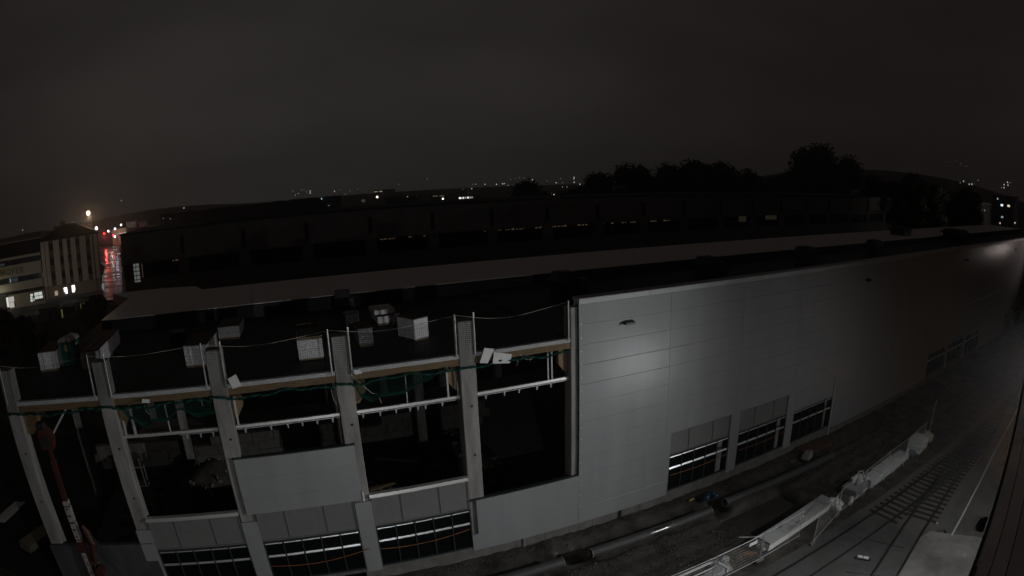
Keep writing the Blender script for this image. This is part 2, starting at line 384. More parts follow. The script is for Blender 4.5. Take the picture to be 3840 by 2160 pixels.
# manhole covers, marker, litter on the yard
def manhole(x, y, rz, label):
    t = thing('manhole_cover', label, 'manhole cover', (x, y, ZG+.02), rz, 'manhole covers in the road')
    mb = MB(); mb.box(-.45, -.38, 0, .45, -.32, .016); mb.box(-.45, .32, 0, .45, .38, .016); mb.box(-.45, -.32, 0, -.39, .32, .016); mb.box(.39, -.32, 0, .45, .32, .016)
    mb.build('frame', mat('rusty_iron', (.10, .075, .045), .6, var=.4, vscale=6), t)
    MB().box(-.385, -.315, 0, .385, .315, .010).build('cover', mat('iron_cover', (.06, .058, .052), .5, var=.3, vscale=9), t)
manhole(49.55, -17.72, .2, 'square rusty iron manhole cover in the road by the office wall, the nearer of two')
manhole(50.75, -17.3, .2, 'faint square manhole cover just beyond the rusty one in the road')
t = thing('marker_block', 'short white two piece marker block with dark ends lying on the asphalt between the rails', 'marker block', (41.33, -13.15, ZG+.013), radians(-65))
MB().bbox(-.52, -.12, 0, .52, .12, .05, .01).build('base', RUBBER, t)
for s in (-.19, .19): MB().bbox(s-.17, -.13, .05, s+.17, .13, .13, .015).build('white_block', FOAM, t)
tag(MB().bbox(-.1, -.06, 0, .1, .06, .05, .01).build('white_scrap', FOAM, None, (48.1, -14.9, ZG)), 'tiny white scrap lying in the ballast beside the curving track', 'scrap')
tag(MB().bbox(-.25, -.18, 0, .25, .18, .006, .002).build('paper_sheet', mat('wet_paper', (.3, .28, .26), .7), None, (46.1, -18.4, ZG+.025)), 'pale flattened paper patch stuck to the concrete apron', 'litter')

# ------------------------------------------------------------------ NEW HALL
S = 6.0
hallA = thing('industrial_hall', 'long new hall clad in pale panels, its left end an open frame of columns', 'building', (0, 0, 0))
colm = MB().bbox(-.41, 0, -1.0, .41, .75, 12.9, .03).mesh('column', CONC)
for i in range(0, 6): put('column', colm, hallA, (i*S, 0, 0))
# lifting holes on the columns
for i in range(0, 5):
    for z in (8.6, 5.9):
        if i in (0, 1, 4) or z > 8: 
            MB().tube([(i*S+.08, -.004, z), (i*S+.08, .02, z)], .07, 10).build('lifting_hole', RUBBER, hallA)
inm = MB().bbox(-.33, 0, -.6, .33, .6, 10.75, .03).mesh('column', CONC)
for i in range(-2, 5): put('column', inm, hallA, (12.82+i*S, 28.8, 0))
for i in range(-1, 4): put('column', inm, hallA, (6.9+i*S, 14.4, 0)) if i in (-1, 0, 2, 3) else None
# timber girders with haunches
for i in range(0, 6):
    mb = MB(); x = i*S
    mb.prism([(.76, 10.74), (.76, 9.55), (1.6, 9.45), (28.7, 9.9), (28.7, 10.74)], 'x', x+.16, x+.40); mb.build('girder', TIMB, hallA)
    if i: 
        mb = MB(); mb.prism([(x-.47, 10.7), (x-.47, 9.45), (x-.62, 9.45), (x-.95, 9.9), (x-.95, 10.7)] if i in (4, 5) else [(x+.43, 10.7), (x+1.0, 10.7), (x+1.0, 10.1), (x+.62, 9.5), (x+.43, 9.5)], 'y', .35, .6)
        mb.build('haunch', TIMB, hallA)
MB().prism([(.43, 10.7), (1.35, 10.7), (1.35, 10.0), (.8, 9.5), (.43, 9.5)], 'y', .35, .6).build('haunch', TIMB, hallA)
for i in range(5):
    x0, x1 = i*S+.412, (i+1)*S-.412
    MB().box(x0, .06, 10.76, x1, .3, 11.09).build('edge_beam', TIMB, hallA)
    mb = MB(); mb.prism([(.03, 11.095), (.34, 11.095), (.34, 11.25), (.28, 11.29), (.06, 11.29), (.03, 11.26)], 'x', x0, x1); mb.build('roof_upstand', MEMB, hallA)
# roof decks
MB().box(-.4, .345, 10.76, 29.7, 29.2, 11.15).build('roof_deck', ROOFD, hallA)
MB().box(29.72, .4, 10.7, 168, 29.2, 11.3).build('roof_deck', ROOFD, hallA)
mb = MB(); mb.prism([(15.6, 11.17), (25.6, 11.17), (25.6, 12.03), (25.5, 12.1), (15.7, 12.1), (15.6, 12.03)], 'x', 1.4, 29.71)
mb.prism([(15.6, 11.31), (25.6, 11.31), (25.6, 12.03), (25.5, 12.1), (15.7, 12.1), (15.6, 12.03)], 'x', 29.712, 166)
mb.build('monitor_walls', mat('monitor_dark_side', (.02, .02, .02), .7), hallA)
x = 1.4
while x < 166:
    x2 = min(x+6, 166)
    MB().box(x, 15.57, 12.104, x2-.03, 25.62, 12.16+rnd.uniform(-.004, .004)).build('roof_sheet', ROOFL, hallA); x += 6
MB().prism([(-1.6, 29.9), (1.25, 25.66), (8.6, 25.66), (7.6, 28.3), (4.2, 29.6)][::-1], 'z', 11.2, 12.15).build('roof_sheet', ROOFL, hallA)
# rail beam with brackets
for i in range(5):
    x0, x1 = i*S+.43, (i+1)*S-.43
    if i == 0: continue
    MB().prism([(.22, 9.03), (.42, 9.03), (.42, 9.165), (.25, 9.165), (.22, 9.05)], 'x', x0, x1).build('rail_beam', BRIGHT, hallA)
    xb = x0 if i != 1 else 9.5
    MB().tube([(xb, .26, 8.97), (x1, .26, 8.97)], .02, 8).build('conduit', ALU, hallA)
    bm = MB().box(-.03, .18, 8.78, .03, .24, 8.97).box(-.05, .16, 8.90, .05, .25, 8.955).mesh('bracket', ALU)
    xs = {1: [9.9, 10.6, 11.25], 2: [12.9, 14.18, 15.01, 15.72, 16.45, 17.21], 3: [18.69, 19.53, 20.32, 21.01, 21.41, 21.79, 22.64], 4: [24.9, 25.9, 26.7, 27.7, 28.5]}[i]
    for xx in xs: put('bracket', bm, hallA, (xx, 0, 0))
for xx, wd, zt, zb, in ((20.94, .05, 10.75, 9.17), (23.0, .09, 10.75, 9.17), (23.5, .06, 9.9, 9.17), (9.05, .06, 10.75, 9.17), (7.13, .14, 10.75, 9.17), (6.6, .1, 9.9, 9.17), (12.6, .1, 10.6, 9.17), (28.4, .07, 10.75, 9.17), (28.62, .07, 10.75, 9.17)):
    MB().box(xx-wd/2, .27, zb, xx+wd/2, .33, zt).build('hanger', GALV, hallA)
MB().tube([(1.75, .5, 9.1), (3.35, .9, 10.75)], .06, 6).build('brace', GALV, hallA)
# concrete plinth
mb = MB(); mb.box(17.5, -.10, -1.6, 168, .3, -.012); mb.build('plinth', CONC2, hallA)
for xx in (26.1, 27.9, 31, 32.9, 34.4, 36.2, 38.6, 41, 43.5, 46, 49, 52, 55, 58):
    MB().box(xx-.012, -.104, -1.2, xx+.012, -.099, -.02).build('plinth_joint', RUBBER, hallA)
MB().box(26.5, -.2, -.57, 26.6, -.1, .0).build('plinth_pipe', CONC, hallA); MB().box(32.85, -.2, -.7, 33.0, -.1, -.02).build('plinth_pipe', RUBBER, hallA)
# interior floor, back wall of precast blocks, heap of spoil
MB().box(-.4, 1.2, -.9, 168, 29.2, -.45).build('floor_slab', CONC2, hallA)
bl = {}
for row in range(2):
    x = -3.0+row*.4
    while x < 31:
        L_ = rnd.choice([1.78, .9, 1.78])
        key = L_
        if key not in bl: bl[key] = MB().bbox(.015, 0, .01, L_-.015, .6, .74, .03).mesh('precast_block', BLOCK)
        if not (row == 1 and rnd.random() < .12): put('precast_block', bl[key], hallA, (x, 18.2+rnd.uniform(-.03, .03), .12+.75*row))
        x += L_
MB().box(-3, 18.15, -.45, 31, 18.8, .11).build('block_footing', CONC2, hallA)
grid(1.2, 29.5, 3.5, 17.6, .5, lambda x, y: -.47+1.5*max(0, sin((x-4)*.35))**2*math.exp(-((y-11)/4)**2)+.25*nz(x, y, 1.2)+2.1*math.exp(-((x-9)/2.6)**2-((y-10)/3)**2), 'spoil_heap', mat('spoil', (.075, .066, .055), .9, var=.6, vscale=1.5), 'stuff')
mb = MB()
for k in range(700):
    x = rnd.uniform(1.5, 29.3); y = rnd.uniform(3, 17.5); r = rnd.uniform(.05, .2); z = -.42+1.5*max(0, sin((x-4)*.35))**2*math.exp(-((y-11)/4)**2)+2.1*math.exp(-((x-9)/2.6)**2-((y-10)/3)**2)
    a = rnd.uniform(0, 3); c_, s_ = cos(a)*r, sin(a)*r; q = rnd.uniform(.3, 1.4)
    mb.hexa([(x-c_*q+s_, y-s_*q-c_, z-.2), (x+c_*q+s_, y+s_*q-c_, z-.2), (x+c_*q-s_, y+s_*q+c_, z-.2), (x-c_*q-s_, y-s_*q+c_, z-.2)], [(x-c_*q+s_, y-s_*q-c_, z+r*.6), (x+c_*q*.8+s_, y+s_*q-c_, z+r*.9), (x+c_*q-s_, y+s_*q+c_, z+r*.5), (x-c_*q-s_, y-s_*q+c_, z+r)])
tag(mb.build('rubble', mat('rubble_mix', (.20, .19, .17), .85, var=.7, vscale=.8)), kind='stuff')

# things left lying inside the open bays
for k, (x, y, z, rz, L_, wd, m, lb) in enumerate(((20.6, 9.2, .1, .5, 2.6, .28, WOOD, 'plank lying on the spoil inside the fourth bay'), (22.2, 12.5, .3, -.3, 3.2, .3, MEMB, 'pale board lying deep inside the fourth bay'), (26.3, 7.5, 0, .2, 3.4, .22, WOOD, 'long plank lying inside the bay beside the clad wall'), (28.0, 9.4, .1, -.5, 2.2, .3, GALV, 'grey metal strip lying inside the bay beside the clad wall'), (14.8, 12.0, .2, .1, 2.8, .3, WOOD, 'plank lying inside the middle bay'), (8.9, 6.5, .6, 1.0, 1.6, .5, MEMB, 'pale sheet propped on the spoil inside the second bay'))):
    o = MB().bbox(-L_/2, -wd/2, 0, L_/2, wd/2, .06, .01).build('stray_plank', m, None, (x, y, z)); o.rotation_euler = (.1, .12, rz); tag(o, lb, 'plank', 'boards lying inside the open hall')
t = thing('scaffold_trestle', 'grey steel trestle standing inside the leftmost bay', 'trestle', (3.6, 9.5, -.45))
for x_ in (-.6, .6):
    for y_ in (-.4, .4): MB().tube([(x_, y_, 0), (x_*.9, y_, 4.6)], .06, 6).build('leg', GALV, t)
for z_ in (1.2, 2.6, 4.0): MB().tube([(-.7, -.4, z_), (.7, -.4, z_)], .045, 6).build('crossbar', GALV, t); MB().box(-.7, -.45, z_+.06, .7, .45, z_+.11).build('platform', WOOD, t)
# cladding: rows 1.09 m high on a 6 m grid
ROW = 1.09
pcache = {}
def panel(x0, x1, z0, z1, y=-.16, sub=CLAD):
    k = (round(x1-x0, 3), round(z1-z0, 3), sub.name)
    if k not in pcache:
        W, H_ = x1-x0, z1-z0; g = .003; b = .005
        mb = MB()
        vs = [(g, .1, g), (W-g, .1, g), (W-g, .1, H_-g), (g, .1, H_-g), (g, b, g), (W-g, b, g), (W-g, b, H_-g), (g, b, H_-g),
              (g+b, 0, g+b), (W-g-b, 0, g+b), (W-g-b, 0, H_-g-b), (g+b, 0, H_-g-b)]
        fs = [(0, 3, 2, 1), (8, 9, 10, 11)]
        for i in range(4):
            j = (i+1) % 4; fs.append((i, j, 4+j, 4+i)); fs.append((4+i, 4+j, 8+j, 8+i))
        pcache[k] = mb.add(vs, fs).mesh('cladding_panel', sub)
    return put('cladding_panel', pcache[k], hallA, (x0, y+rnd.uniform(-.002, .002), z0))
WIN = {1, 2, 3, 6, 7, 8, 12, 13, 14, 17, 18}
for i in range(5, 22):
    for k in range(12):
        z0, z1 = k*ROW, (k+1)*ROW
        if i in WIN and k < 4:
            continue
        if k == 11: z1 = 13.03
        panel(i*S, (i+1)*S, z0, z1)
MB().box(30.02, -.055, 4.37, 132, .1, 13.0).build('wall_core', RUBBER, hallA)
_a = 30.02
for i in sorted(k for k in WIN if k > 5)+[22]:
    _b = i*S+.40 if i < 22 else 132
    if _b-_a > .1: MB().box(_a, -.055, .02, _b, .1, 4.36).build('wall_core', RUBBER, hallA)
    if i < 22:
        _a = (i+1)*S-.40
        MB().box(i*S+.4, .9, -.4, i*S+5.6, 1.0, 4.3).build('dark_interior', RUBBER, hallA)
        MB().bbox((i+1)*S-1.15, .3, -.4, (i+1)*S-.6, .85, 4.3, .02).build('column', CONC, hallA)
        MB().box((i+1)*S-1.4, .16, 1.9, (i+1)*S-.42, .22, 1.98).build('inner_transom', DARKF, hallA)
MB().box(132, -.16, .0, 168, .1, 13.03).build('far_wall', CLAD, hallA)
mb = MB(); mb.prism([(-.2, 13.045), (-.2, 13.3), (-.17, 13.34), (.5, 13.36), (.5, 13.2), (.38, 13.2), (.38, 11.3), (.3, 11.3), (.3, 13.045)], 'x', 30.0, 132); mb.build('parapet_cap', mat('cap_sheet', (.44, .45, .45), .5, var=.12, vscale=.8), hallA)
for k in range(22):
    MB().box(30.0+k*4.5+4.49, -.203, 13.045, 30.0+k*4.5+4.51, .503, 13.362).build('cap_joint', LOUV, hallA)
MB().box(29.98, -.16, 0, 30.0, .1, 13.03).build('corner_trim', DARKF, hallA)
for k in range(16):
    z = 1.2+k*.72
    MB().tube([(30.12, -.175, z), (30.12, -.16, z)], .035, 6).build('fixing_screw', ALU, hallA)
# low cladding left of the corner
for k in range(3): panel(24.0-.1 if k else 23.55, 30, k*ROW, (k+1)*ROW)
MB().box(23.5, -.17, 3.275, 29.98, .1, 3.33).build('drip_edge', DARKF, hallA)
MB().bbox(-.5, -.15, -1.2, 6.28, .1, 3.27, .01).build('concrete_upstand', mat('dark_concrete', (.075, .078, .076), .7, var=.45, vscale=.9, stretch=(1, 1, .5)), hallA)  # mottled concrete, darker than the columns and plinth
for xx in (1.2, 3.4, 5.2): MB().box(xx-.012, -.154, -1.2, xx+.012, -.149, 3.2).build('plinth_joint', RUBBER, hallA)
put('column', inm, hallA, (-1.7, 13.5, 0))
MB().box(-.52, -.17, 3.275, 6.3, .1, 3.31).build('drip_edge', DARKF, hallA)
# bay 2 panel field above its louver
for a, b in ((4.55, 5.45), (5.45, 6.54), (6.54, 7.6)): panel(12.0, 18.02, a, b)
MB().box(11.95, -.18, 7.605, 18.05, .1, 7.66).build('drip_edge', DARKF, hallA)
# piers beside the windows
for i in range(1, 20):
    if not ((i in WIN) or (i-1 in WIN)): continue
    if i in (4,): continue
    xl, xr = i*S-.43, i*S+.43
    if i not in WIN: xr = i*S
    if i-1 not in WIN and i > 4: xl = i*S
    zt = 4.36 if i > 4 else (4.1 if i in (1, 2) else 4.42)
    for a, b in ((0, 1.09), (1.09, 2.18), (2.18, 3.27), (3.27, zt)):
        panel(xl, xr, a, b, y=-.15)
def louver_slats():
    mb = MB()
    for k in range(19):
        z = 2.90+k*.086
        mb.add([(.03, -.09, z), (5.07, -.09, z), (5.07, -.02, z+.075), (.03, -.02, z+.075), (.03, -.075, z-.012), (5.07, -.075, z-.012)], [(0, 1, 2, 3), (0, 4, 5, 1), (4, 3, 2, 5), (0, 3, 4), (1, 5, 2)])
    return mb.mesh('slats', LOUV)
SL = louver_slats()
LF = MB().box(0, -.12, 2.83, 5.1, -.0, 2.88).box(0, -.12, 4.53, 5.1, 0, 4.57).box(0, -.12, 2.88, .05, 0, 4.53).box(5.05, -.12, 2.88, 5.1, 0, 4.53).box(1.5, -.115, 2.88, 1.53, 0, 4.53).box(3.53, -.115, 2.88, 3.56, 0, 4.53).mesh('louver', LOUV)
LBK = MB().box(0.02, .0, 2.85, 5.08, .05, 4.55).mesh('louver_backing', DARKF)
def louver(x):
    f = put('louver', LF, hallA, (x, 0, 0)); s = put('slats', SL, f); s['kind'] = 'stuff'; put('backing', LBK, f)
PANE_H = MB().box(.0, -.02, 0, .96, 0, .80).mesh('pane', GLASS); PANE_L = MB().box(.0, -.02, 0, .96, 0, 1.52).mesh('pane', GLASS)
BEAD = MB().prism([(-.10, 0), (-.02, 0), (-.02, .09), (-.055, .09), (-.10, .012)], 'x', .02, .94).mesh('bead', ALU)
mbw = MB()
mbw.box(0, -.13, 2.70, 5.12, .02, 2.80); mbw.box(0, -.1, .20, 5.12, .02, .27); mbw.box(0, -.1, 1.76, 5.12, .02, 1.80)
for k in range(6): mbw.box(k*1.012-.0, -.11, .27, k*1.012+.06, .02, 2.70)
WF = mbw.mesh('window', DARKF)
WSILL = MB().box(-.02, -.12, -.0, 5.14, .1, .195).mesh('window_apron', CONC2)
def window(x, broken=False):
    f = put('window', WF, hallA, (x, 0, 0))
    for k in range(5):
        if broken and k == 4:
            pass
        else:
            put('pane', PANE_H, f, (k*1.012+.055, 0, 1.83)); put('pane', PANE_L, f, (k*1.012+.055, 0, .27))
        put('bead', BEAD, f, (k*1.012+.055, 0, 2.615)); put('bead', BEAD, f, (k*1.012+.055, 0, 1.80))
    put('window_apron', WSILL, hallA, (x, 0, 0))
for i in sorted(WIN):
    x = i*S+.445
    if i >= 6: MB().box(i*S+.4, -.053, 2.86 if i in (6, 7) else 2.81, i*S+5.6, .0, 4.36).build('lintel_core', RUBBER, hallA) if False else None
    window(x, i in (6, 7, 8))
    if i in (1, 2, 3, 6, 7): louver(x)
    else: panel(i*S+.43, (i+1)*S-.43, 2.82, 4.36)
for i in (1, 3):
    mb = MB(); mb.prism([(-.21, 4.575), (.12, 4.575), (.12, 4.76), (-.148, 4.75), (-.21, 4.60)], 'x', i*S+.37, i*S+5.55); mb.build('sill_flashing', BRIGHT, hallA)
MB().box(18.05, -.22, 4.5, 18.12, -.16, 5.05).build('loose_bracket', WHITE, hallA)
MB().tube([(53.55, -.24, 4.6), (53.45, -.24, -.5)], .07, 8).build('downpipe', GALV, hallA)
def wall_light(x, z):
    f = MB().hexa([(x-.3, -.5, z-.09), (x+.3, -.5, z-.09), (x+.3, -.16, z-.1), (x-.3, -.16, z-.1)], [(x-.3, -.48, z+.02), (x+.3, -.48, z+.02), (x+.3, -.16, z+.1), (x-.3, -.16, z+.1)]).build('wall_luminaire', BLACK, hallA)
for x, z in ((33.0, 11.76), (57.3, 11.8), (82, 11.85), (106.2, 11.9)): wall_light(x, z)
# cables strung across the windows
def cable(x0, x1, z0, z1, sag, label):
    pts = [(x0+(x1-x0)*k/12, -.24, z0+(z1-z0)*k/12-sag*4*(k/12)*(1-k/12)) for k in range(13)]
    tag(MB().tube(pts, .022, 5).build('orange_cable', mat('orange_cable', (.30, .10, .02), .5)), label, 'cable', 'orange cables across the windows')
cable(12.5, 17.9, 1.35, 1.6, .28, 'orange cable sagging across the ground floor window below the tall panel field')
cable(18.5, 23.4, 1.45, 1.6, .2, 'orange cable sagging across the window next to the low blank panel')
cable(36.5, 41.5, 1.45, 1.55, .1, 'orange cable across the first window right of the tall blank wall')
cable(42.5, 47.5, 1.5, 1.55, .1, 'orange cable across the second window right of the tall blank wall')

# ------------------------------------------------------------------ safety nets on the open bays
def net(i, label, flap=None, extra=None):
    x0, x1 = i*S-.5, (i+1)*S-.5
    if i == 4: x1 = 29.45
    if i == 0: x0 = -.45
    t = thing('safety_net', label, 'safety net', (x0, -.13, 11.1), 0, 'green safety nets along the roof edge')
    posts = [p for p in ((i*S+.38), ((i+1)*S-.56))]
    for px in posts:
        if i == 0 and px < 1: px = -.2
        MB().tube([(px-x0, .07, .1), (px-x0, .07, 2.2)], .045, 8).build('post', GALV, t)
    sag = [.3, .2, .33, .32, .42][i]
    def top(u): return 2.16-sag*4*u*(1-u)*(.8+.2*sin(5*u))
    def bot(u): return -.42+.07*sin(9*u+i)+.05*sin(23*u)
    W = x1-x0
    MB().tube([(W*k/14, 0, top(k/14)) for k in range(15)], .009, 5).build('rope', ROPE, t)
    mb = MB(); n = int(W/.1)
    def yy(u, v): return -.05*sin(u*7+i)*(1-v)-.04*sin(13*u+2*v)
    for k in range(n+1):
        u = k/n
        mb.tube([(W*u, yy(u, v), bot(u)+(top(u)-bot(u))*v) for v in (0, .25, .5, .75, 1)], .0046, 3, False)
    m = 26
    for k in range(m+1):
        v = k/m
        mb.tube([(W*u/16, yy(u/16, v), bot(u/16)+(top(u/16)-bot(u/16))*v) for u in range(17)], .0046, 3, False)
    o = mb.build('mesh', NETD, t); o['kind'] = 'stuff'
    mb = MB(); pts = [(W*k/40, -.03+.05*sin(k*1.7), bot(k/40)+.02*sin(k*2.9)) for k in range(41)]
    mb.tube(pts, [.035+.03*abs(sin(k*.9+i)) for k in range(41)], 6); mb.build('rolled_hem', NETM, t)
    if flap:
        mb = MB(); xa, xb = flap[0][0], flap[-1][0]; nn = 110
        def low(x):
            for (a, za), (b, zb) in zip(flap, flap[1:]):
                if a <= x <= b: f = (x-a)/(b-a); f = f*f*(3-2*f); return za+(zb-za)*f
            return flap[-1][1]
        def y2(u, v): return .1+.12*sin(6*u+3*v)
        def P(u, v): x = xa+(xb-xa)*u; zb = low(x)-11.1; zt = -.32; return (x-x0, y2(u, v), zt+(zb-zt)*v)
        for k in range(nn+1): mb.tube([P(k/nn, v/5) for v in range(6)], .0046, 3, False)
        for k in range(22): mb.tube([P(u/40, (k/21)**.6) for u in range(41)], .0046, 3, False)
        for k in range(9): mb.tube([P(u/40, 1-.02*k) for u in range(41)], .009, 3, False)
        mb.build('sagging_flap', NETM, t)
        MB().tube([P(u/40, 1.0) for u in range(41)], .013, 5).build('hem_rope', NETM, t)
    for pts in (extra or []):
        MB().tube([(x-x0, .06, z-11.1) for x, z in pts], .014, 5).build('loose_cord', ROPE, t)
net(0, 'green safety net over the leftmost open bay beside the portable toilet')
net(1, 'green safety net whose torn flap droops in loops above the rail, second bay from left', [(6.6, 10.72), (7.18, 10.1), (7.9, 9.68), (8.5, 9.9), (9.06, 9.85), (9.84, 10.3), (10.66, 9.85), (11.6, 9.95)], [[(8.05, 10.7), (8.1, 10.4), (8.25, 10.2)], [(11.0, 10.8), (11.05, 10.4)]])
net(2, 'green safety net in front of the tall white pallet stack, middle open bay', None, [[(17.3, 10.6), (17.35, 10.0), (17.5, 9.7)], [(17.55, 10.6), (17.6, 9.8), (17.8, 9.5)]])
net(3, 'green safety net with a deep flap hanging at the column on its left', [(18.3, 10.9), (18.7, 9.9), (19.18, 9.68), (19.6, 9.85), (20.63, 9.82), (21.93, 10.22), (22.9, 10.75)], [[(18.4, 10.98), (19.2, 10.06), (19.5, 9.95), (19.6, 9.5)], [(23.2, 10.8), (23.3, 10.2), (23.25, 9.7)]])
net(4, 'green safety net holding two white foam boards, next to the clad wall', None, [[(26.7, 10.9), (27.0, 10.6), (27.3, 10.55), (27.0, 10.8), (27.5, 10.65), (27.2, 10.5)], [(26.4, 10.8), (26.6, 10.5), (26.5, 10.35)]])
def board(label, pts, y=-.22):
    b4 = [(x, y, z) for x, z in pts]; t4 = [(x, y+.06, z) for x, z in pts]
    tag(MB().hexa(t4, b4).build('foam_board', FOAM), label, 'foam board', 'white boards caught in the nets')
board('small white foam board standing at the left of the pair caught in the net', [(24.52, 10.83), (24.94, 10.74), (25.29, 11.42), (24.81, 11.53)])
board('wide white foam board at the right of the pair caught in the net', [(25.19, 10.69), (26.08, 10.58), (26.22, 11.01), (25.28, 11.26)])
board('square white board tilted against the roof edge beside the third column', [(12.68, 11.11), (13.13, 11.2), (12.94, 11.76), (12.52, 11.59)])
board('small white scrap board under the roof edge of the second bay', [(8.0, 10.86), (8.4, 10.84), (8.42, 11.0), (8.05, 11.05)])
board('white rag of board at the foot of the post right of the fourth column', [(18.5, 11.1), (18.85, 11.12), (18.7, 11.3), (18.45, 11.32)])

# ------------------------------------------------------------------ goods on the open roof
ZD = 11.15
def pallet(loc, rz, label, W, D, H, layers, side=WRAP, top=CARDB, lines=True, group='pallet stacks on the open roof'):
    t = thing('pallet_stack', label, 'pallet stack', (*loc, ZD), rz, group)
    for y in (-D/2+.06, 0, D/2-.06): MB().box(-W/2+.04, y-.05, 0, W/2-.04, y+.05, .09).build('skid', WOOD, t)
    MB().box(-W/2+.02, -D/2+.02, .09, W/2-.02, D/2-.02, .13).build('pallet_deck', WOOD, t)
    h = (H-.17)/layers
    for k in range(layers):
        j = rnd.uniform(-.012, .012)
        MB().bbox(-W/2+j, -D/2+j, .135+k*h, W/2+j, D/2+j, .135+(k+1)*h-.008, .025).build('bale', side, t)
    MB().bbox(-W/2-.02, -D/2-.02, H-.035, W/2+.02, D/2+.02, H, .012).build('cover_board', top, t)
    if lines:
        mb = MB()
        for xx in (-W*.25, W*.25): mb.box(xx-.02, -D/2-.03, .1, xx+.02, -D/2-.012, H); mb.box(xx-.02, -D/2-.03, H, xx+.02, D/2+.03, H+.006)
        mb.build('strap', LOUV, t)
    return t
pallet((0.05, 7.6), radians(7), 'pale wrapped pallet stack standing left of the green portable toilet', 1.36, 2.9, 1.18, 4)
pallet((3.58, 6.95), radians(0), 'long brown topped pallet stack standing behind the second column', 1.26, 3.1, 1.14, 3)
pallet((3.45, 10.2), radians(1), 'dim pallet stack just behind the long brown topped one', 1.15, 2.6, 1.05, 2)
pallet((10.72, 5.35), radians(-7), 'white layered pallet stack in creased wrap behind the third column', 1.35, 2.9, 1.2, 6, lines=False)
pallet((12.12, 10.9), radians(-4), 'white pallet stack with bare brown top standing alone at mid roof', 1.42, 2.7, .84, 2, lines=False)
t = pallet((16.8, 4.3), radians(-3), 'tall white wrapped stack with a hollow wooden rim, left of the fourth column', 1.3, 3.0, 1.14, 2, lines=False, top=BLACK)
mb = MB(); mb.box(-.67, -1.52, 1.12, -.61, 1.52, 1.3); mb.box(.61, -1.52, 1.12, .67, 1.52, 1.3); mb.box(-.61, 1.46, 1.12, .61, 1.52, 1.3); mb.box(-.61, -1.52, 1.12, .61, -1.46, 1.24); mb.build('wooden_rim', WOOD, t)
pallet((19.85, 5.15), radians(0), 'dark stack in glinting clear film right of the fourth column', .8, 1.7, 1.02, 3, side=CLEAR, lines=False)
t = pallet((21.95, 9.8), radians(2), 'two part stack with an askew upper bundle and glittering loose film', 1.3, 1.9, .56, 4, top=CARDB, lines=False)
MB().bbox(-.78, -.75, .62, .55, 1.0, .9, .02).build('upper_bundle', MEMB, t)
mb = MB()
for k in range(130):
    p = Vector((rnd.gauss(.56, .12), -.99-rnd.random()*.12, rnd.uniform(.12, .62)))
    a = Vector((rnd.uniform(-.07, .07), rnd.uniform(-.02, .02), rnd.uniform(-.07, .07))); b = Vector((rnd.uniform(-.05, .05), rnd.uniform(-.025, .025), rnd.uniform(-.05, .05)))
    q = [p+a+b, p+a-b, p-a-b, p-a+b]; n_ = Vector((0, .004, 0)); mb.hexa([x_-n_ for x_ in q], [x_+n_ for x_ in q])
mb.build('loose_film', mat('glitter_film', (.9, .9, .92), .22, metal=.9), t)
pallet((22.57, 4.87), radians(25), 'white wrapped stack turned corner forward, left of the fifth column', .98, 1.5, 1.24, 2, lines=False)
def crate(loc, rz, s, label, m=BLACK, name='covered_crate'):
    t = thing(name, label, 'crate', (*loc, ZD), rz, 'dark covered goods on the roof')
    MB().bbox(-s[0]/2, -s[1]/2, .1, s[0]/2, s[1]/2, s[2], .06).build('cover', m, t)
    for x_ in (-s[0]*.35, s[0]*.35): MB().box(x_-.05, -s[1]/2, 0, x_+.05, s[1]/2, .1).build('skid', WOOD, t)
    MB().box(-s[0]/2-.01, -.03, .1, s[0]/2+.01, .03, s[2]+.012).build('strap', LOUV, t)
crate((8.6, 9.7), -.1, (1.0, 1.2, .85), 'black crate in shadow left of the layered white stack')
crate((19.9, 10.4), 0, (.95, 1.1, .72), 'dark tarpaulin covered crate behind the film wrapped stack', mat('tarpaulin', (.05, .05, .05), .35, var=.4, vscale=5, bump=.03, bscale=6))
crate((17.2, 8.0), -.2, (1.1, .9, .5), 'low dark crate with a brown lid behind the hollow rimmed stack', CARDB)
# roof hoist
t = thing('roof_hoist', 'dark roof hoist with a pale counterweight box standing before the long pale roof', 'hoist', (20.0, 14.6, ZD), -.1)
MB().bbox(-.6, -.5, .45, .75, .5, .95, .03).build('counterweight', mat('hoist_box', (.11, .10, .085), .6, var=.3, vscale=3), t)
MB().box(-.7, -.5, 0, .8, .5, .45).build('chassis', BLACK, t)
MB().box(-.55, -.35, .95, .5, .35, 1.45).build('motor_cover', BLACK, t)
MB().tube([(.3, .3, .6), (2.1, -.1, .25)], .05, 6).build('jib', DARKF, t)
for x_ in (-.5, .6): MB().tube([(x_, -.55, .2), (x_, .55, .2)], .2, 10).build('wheel', RUBBER, t)
# roof vents on the finished part
def vent(x, y, label, s=1.0):
    t = thing('roof_vent', label, 'roof vent', (x, y, 11.3), rnd.uniform(-.1, .1), 'roof vents behind the parapet')
    MB().box(-.7*s, -.7*s, 0, .7*s, .7*s, 1.5).build('curb', BLACK, t)
    mb = MB(); mb.hexa([(-.9*s, -.9*s, 1.5), (.9*s, -.9*s, 1.5), (.9*s, .9*s, 1.5), (-.9*s, .9*s, 1.5)], [(-.6*s, -.6*s, 2.1), (.6*s, -.6*s, 2.1), (.6*s, .6*s, 2.1), (-.6*s, .6*s, 2.1)]); mb.build('hood', BLACK, t)
    MB().box(.95*s, -.4, .0, 1.9*s, .4, 1.55).build('duct', CARDB, t)
vent(33.6, 8.3, 'black hooded vent at the corner where the clad wall begins', .9)
vent(46.6, 8.6, 'black hooded vent over the parapet above the second window bay')
vent(60.0, 9.2, 'black hooded vent over the middle of the parapet')
vent(74.2, 9.6, 'black hooded vent further right over the parapet')
vent(110, 13.5, 'broad black vent housing far right on the roof', 2.6)
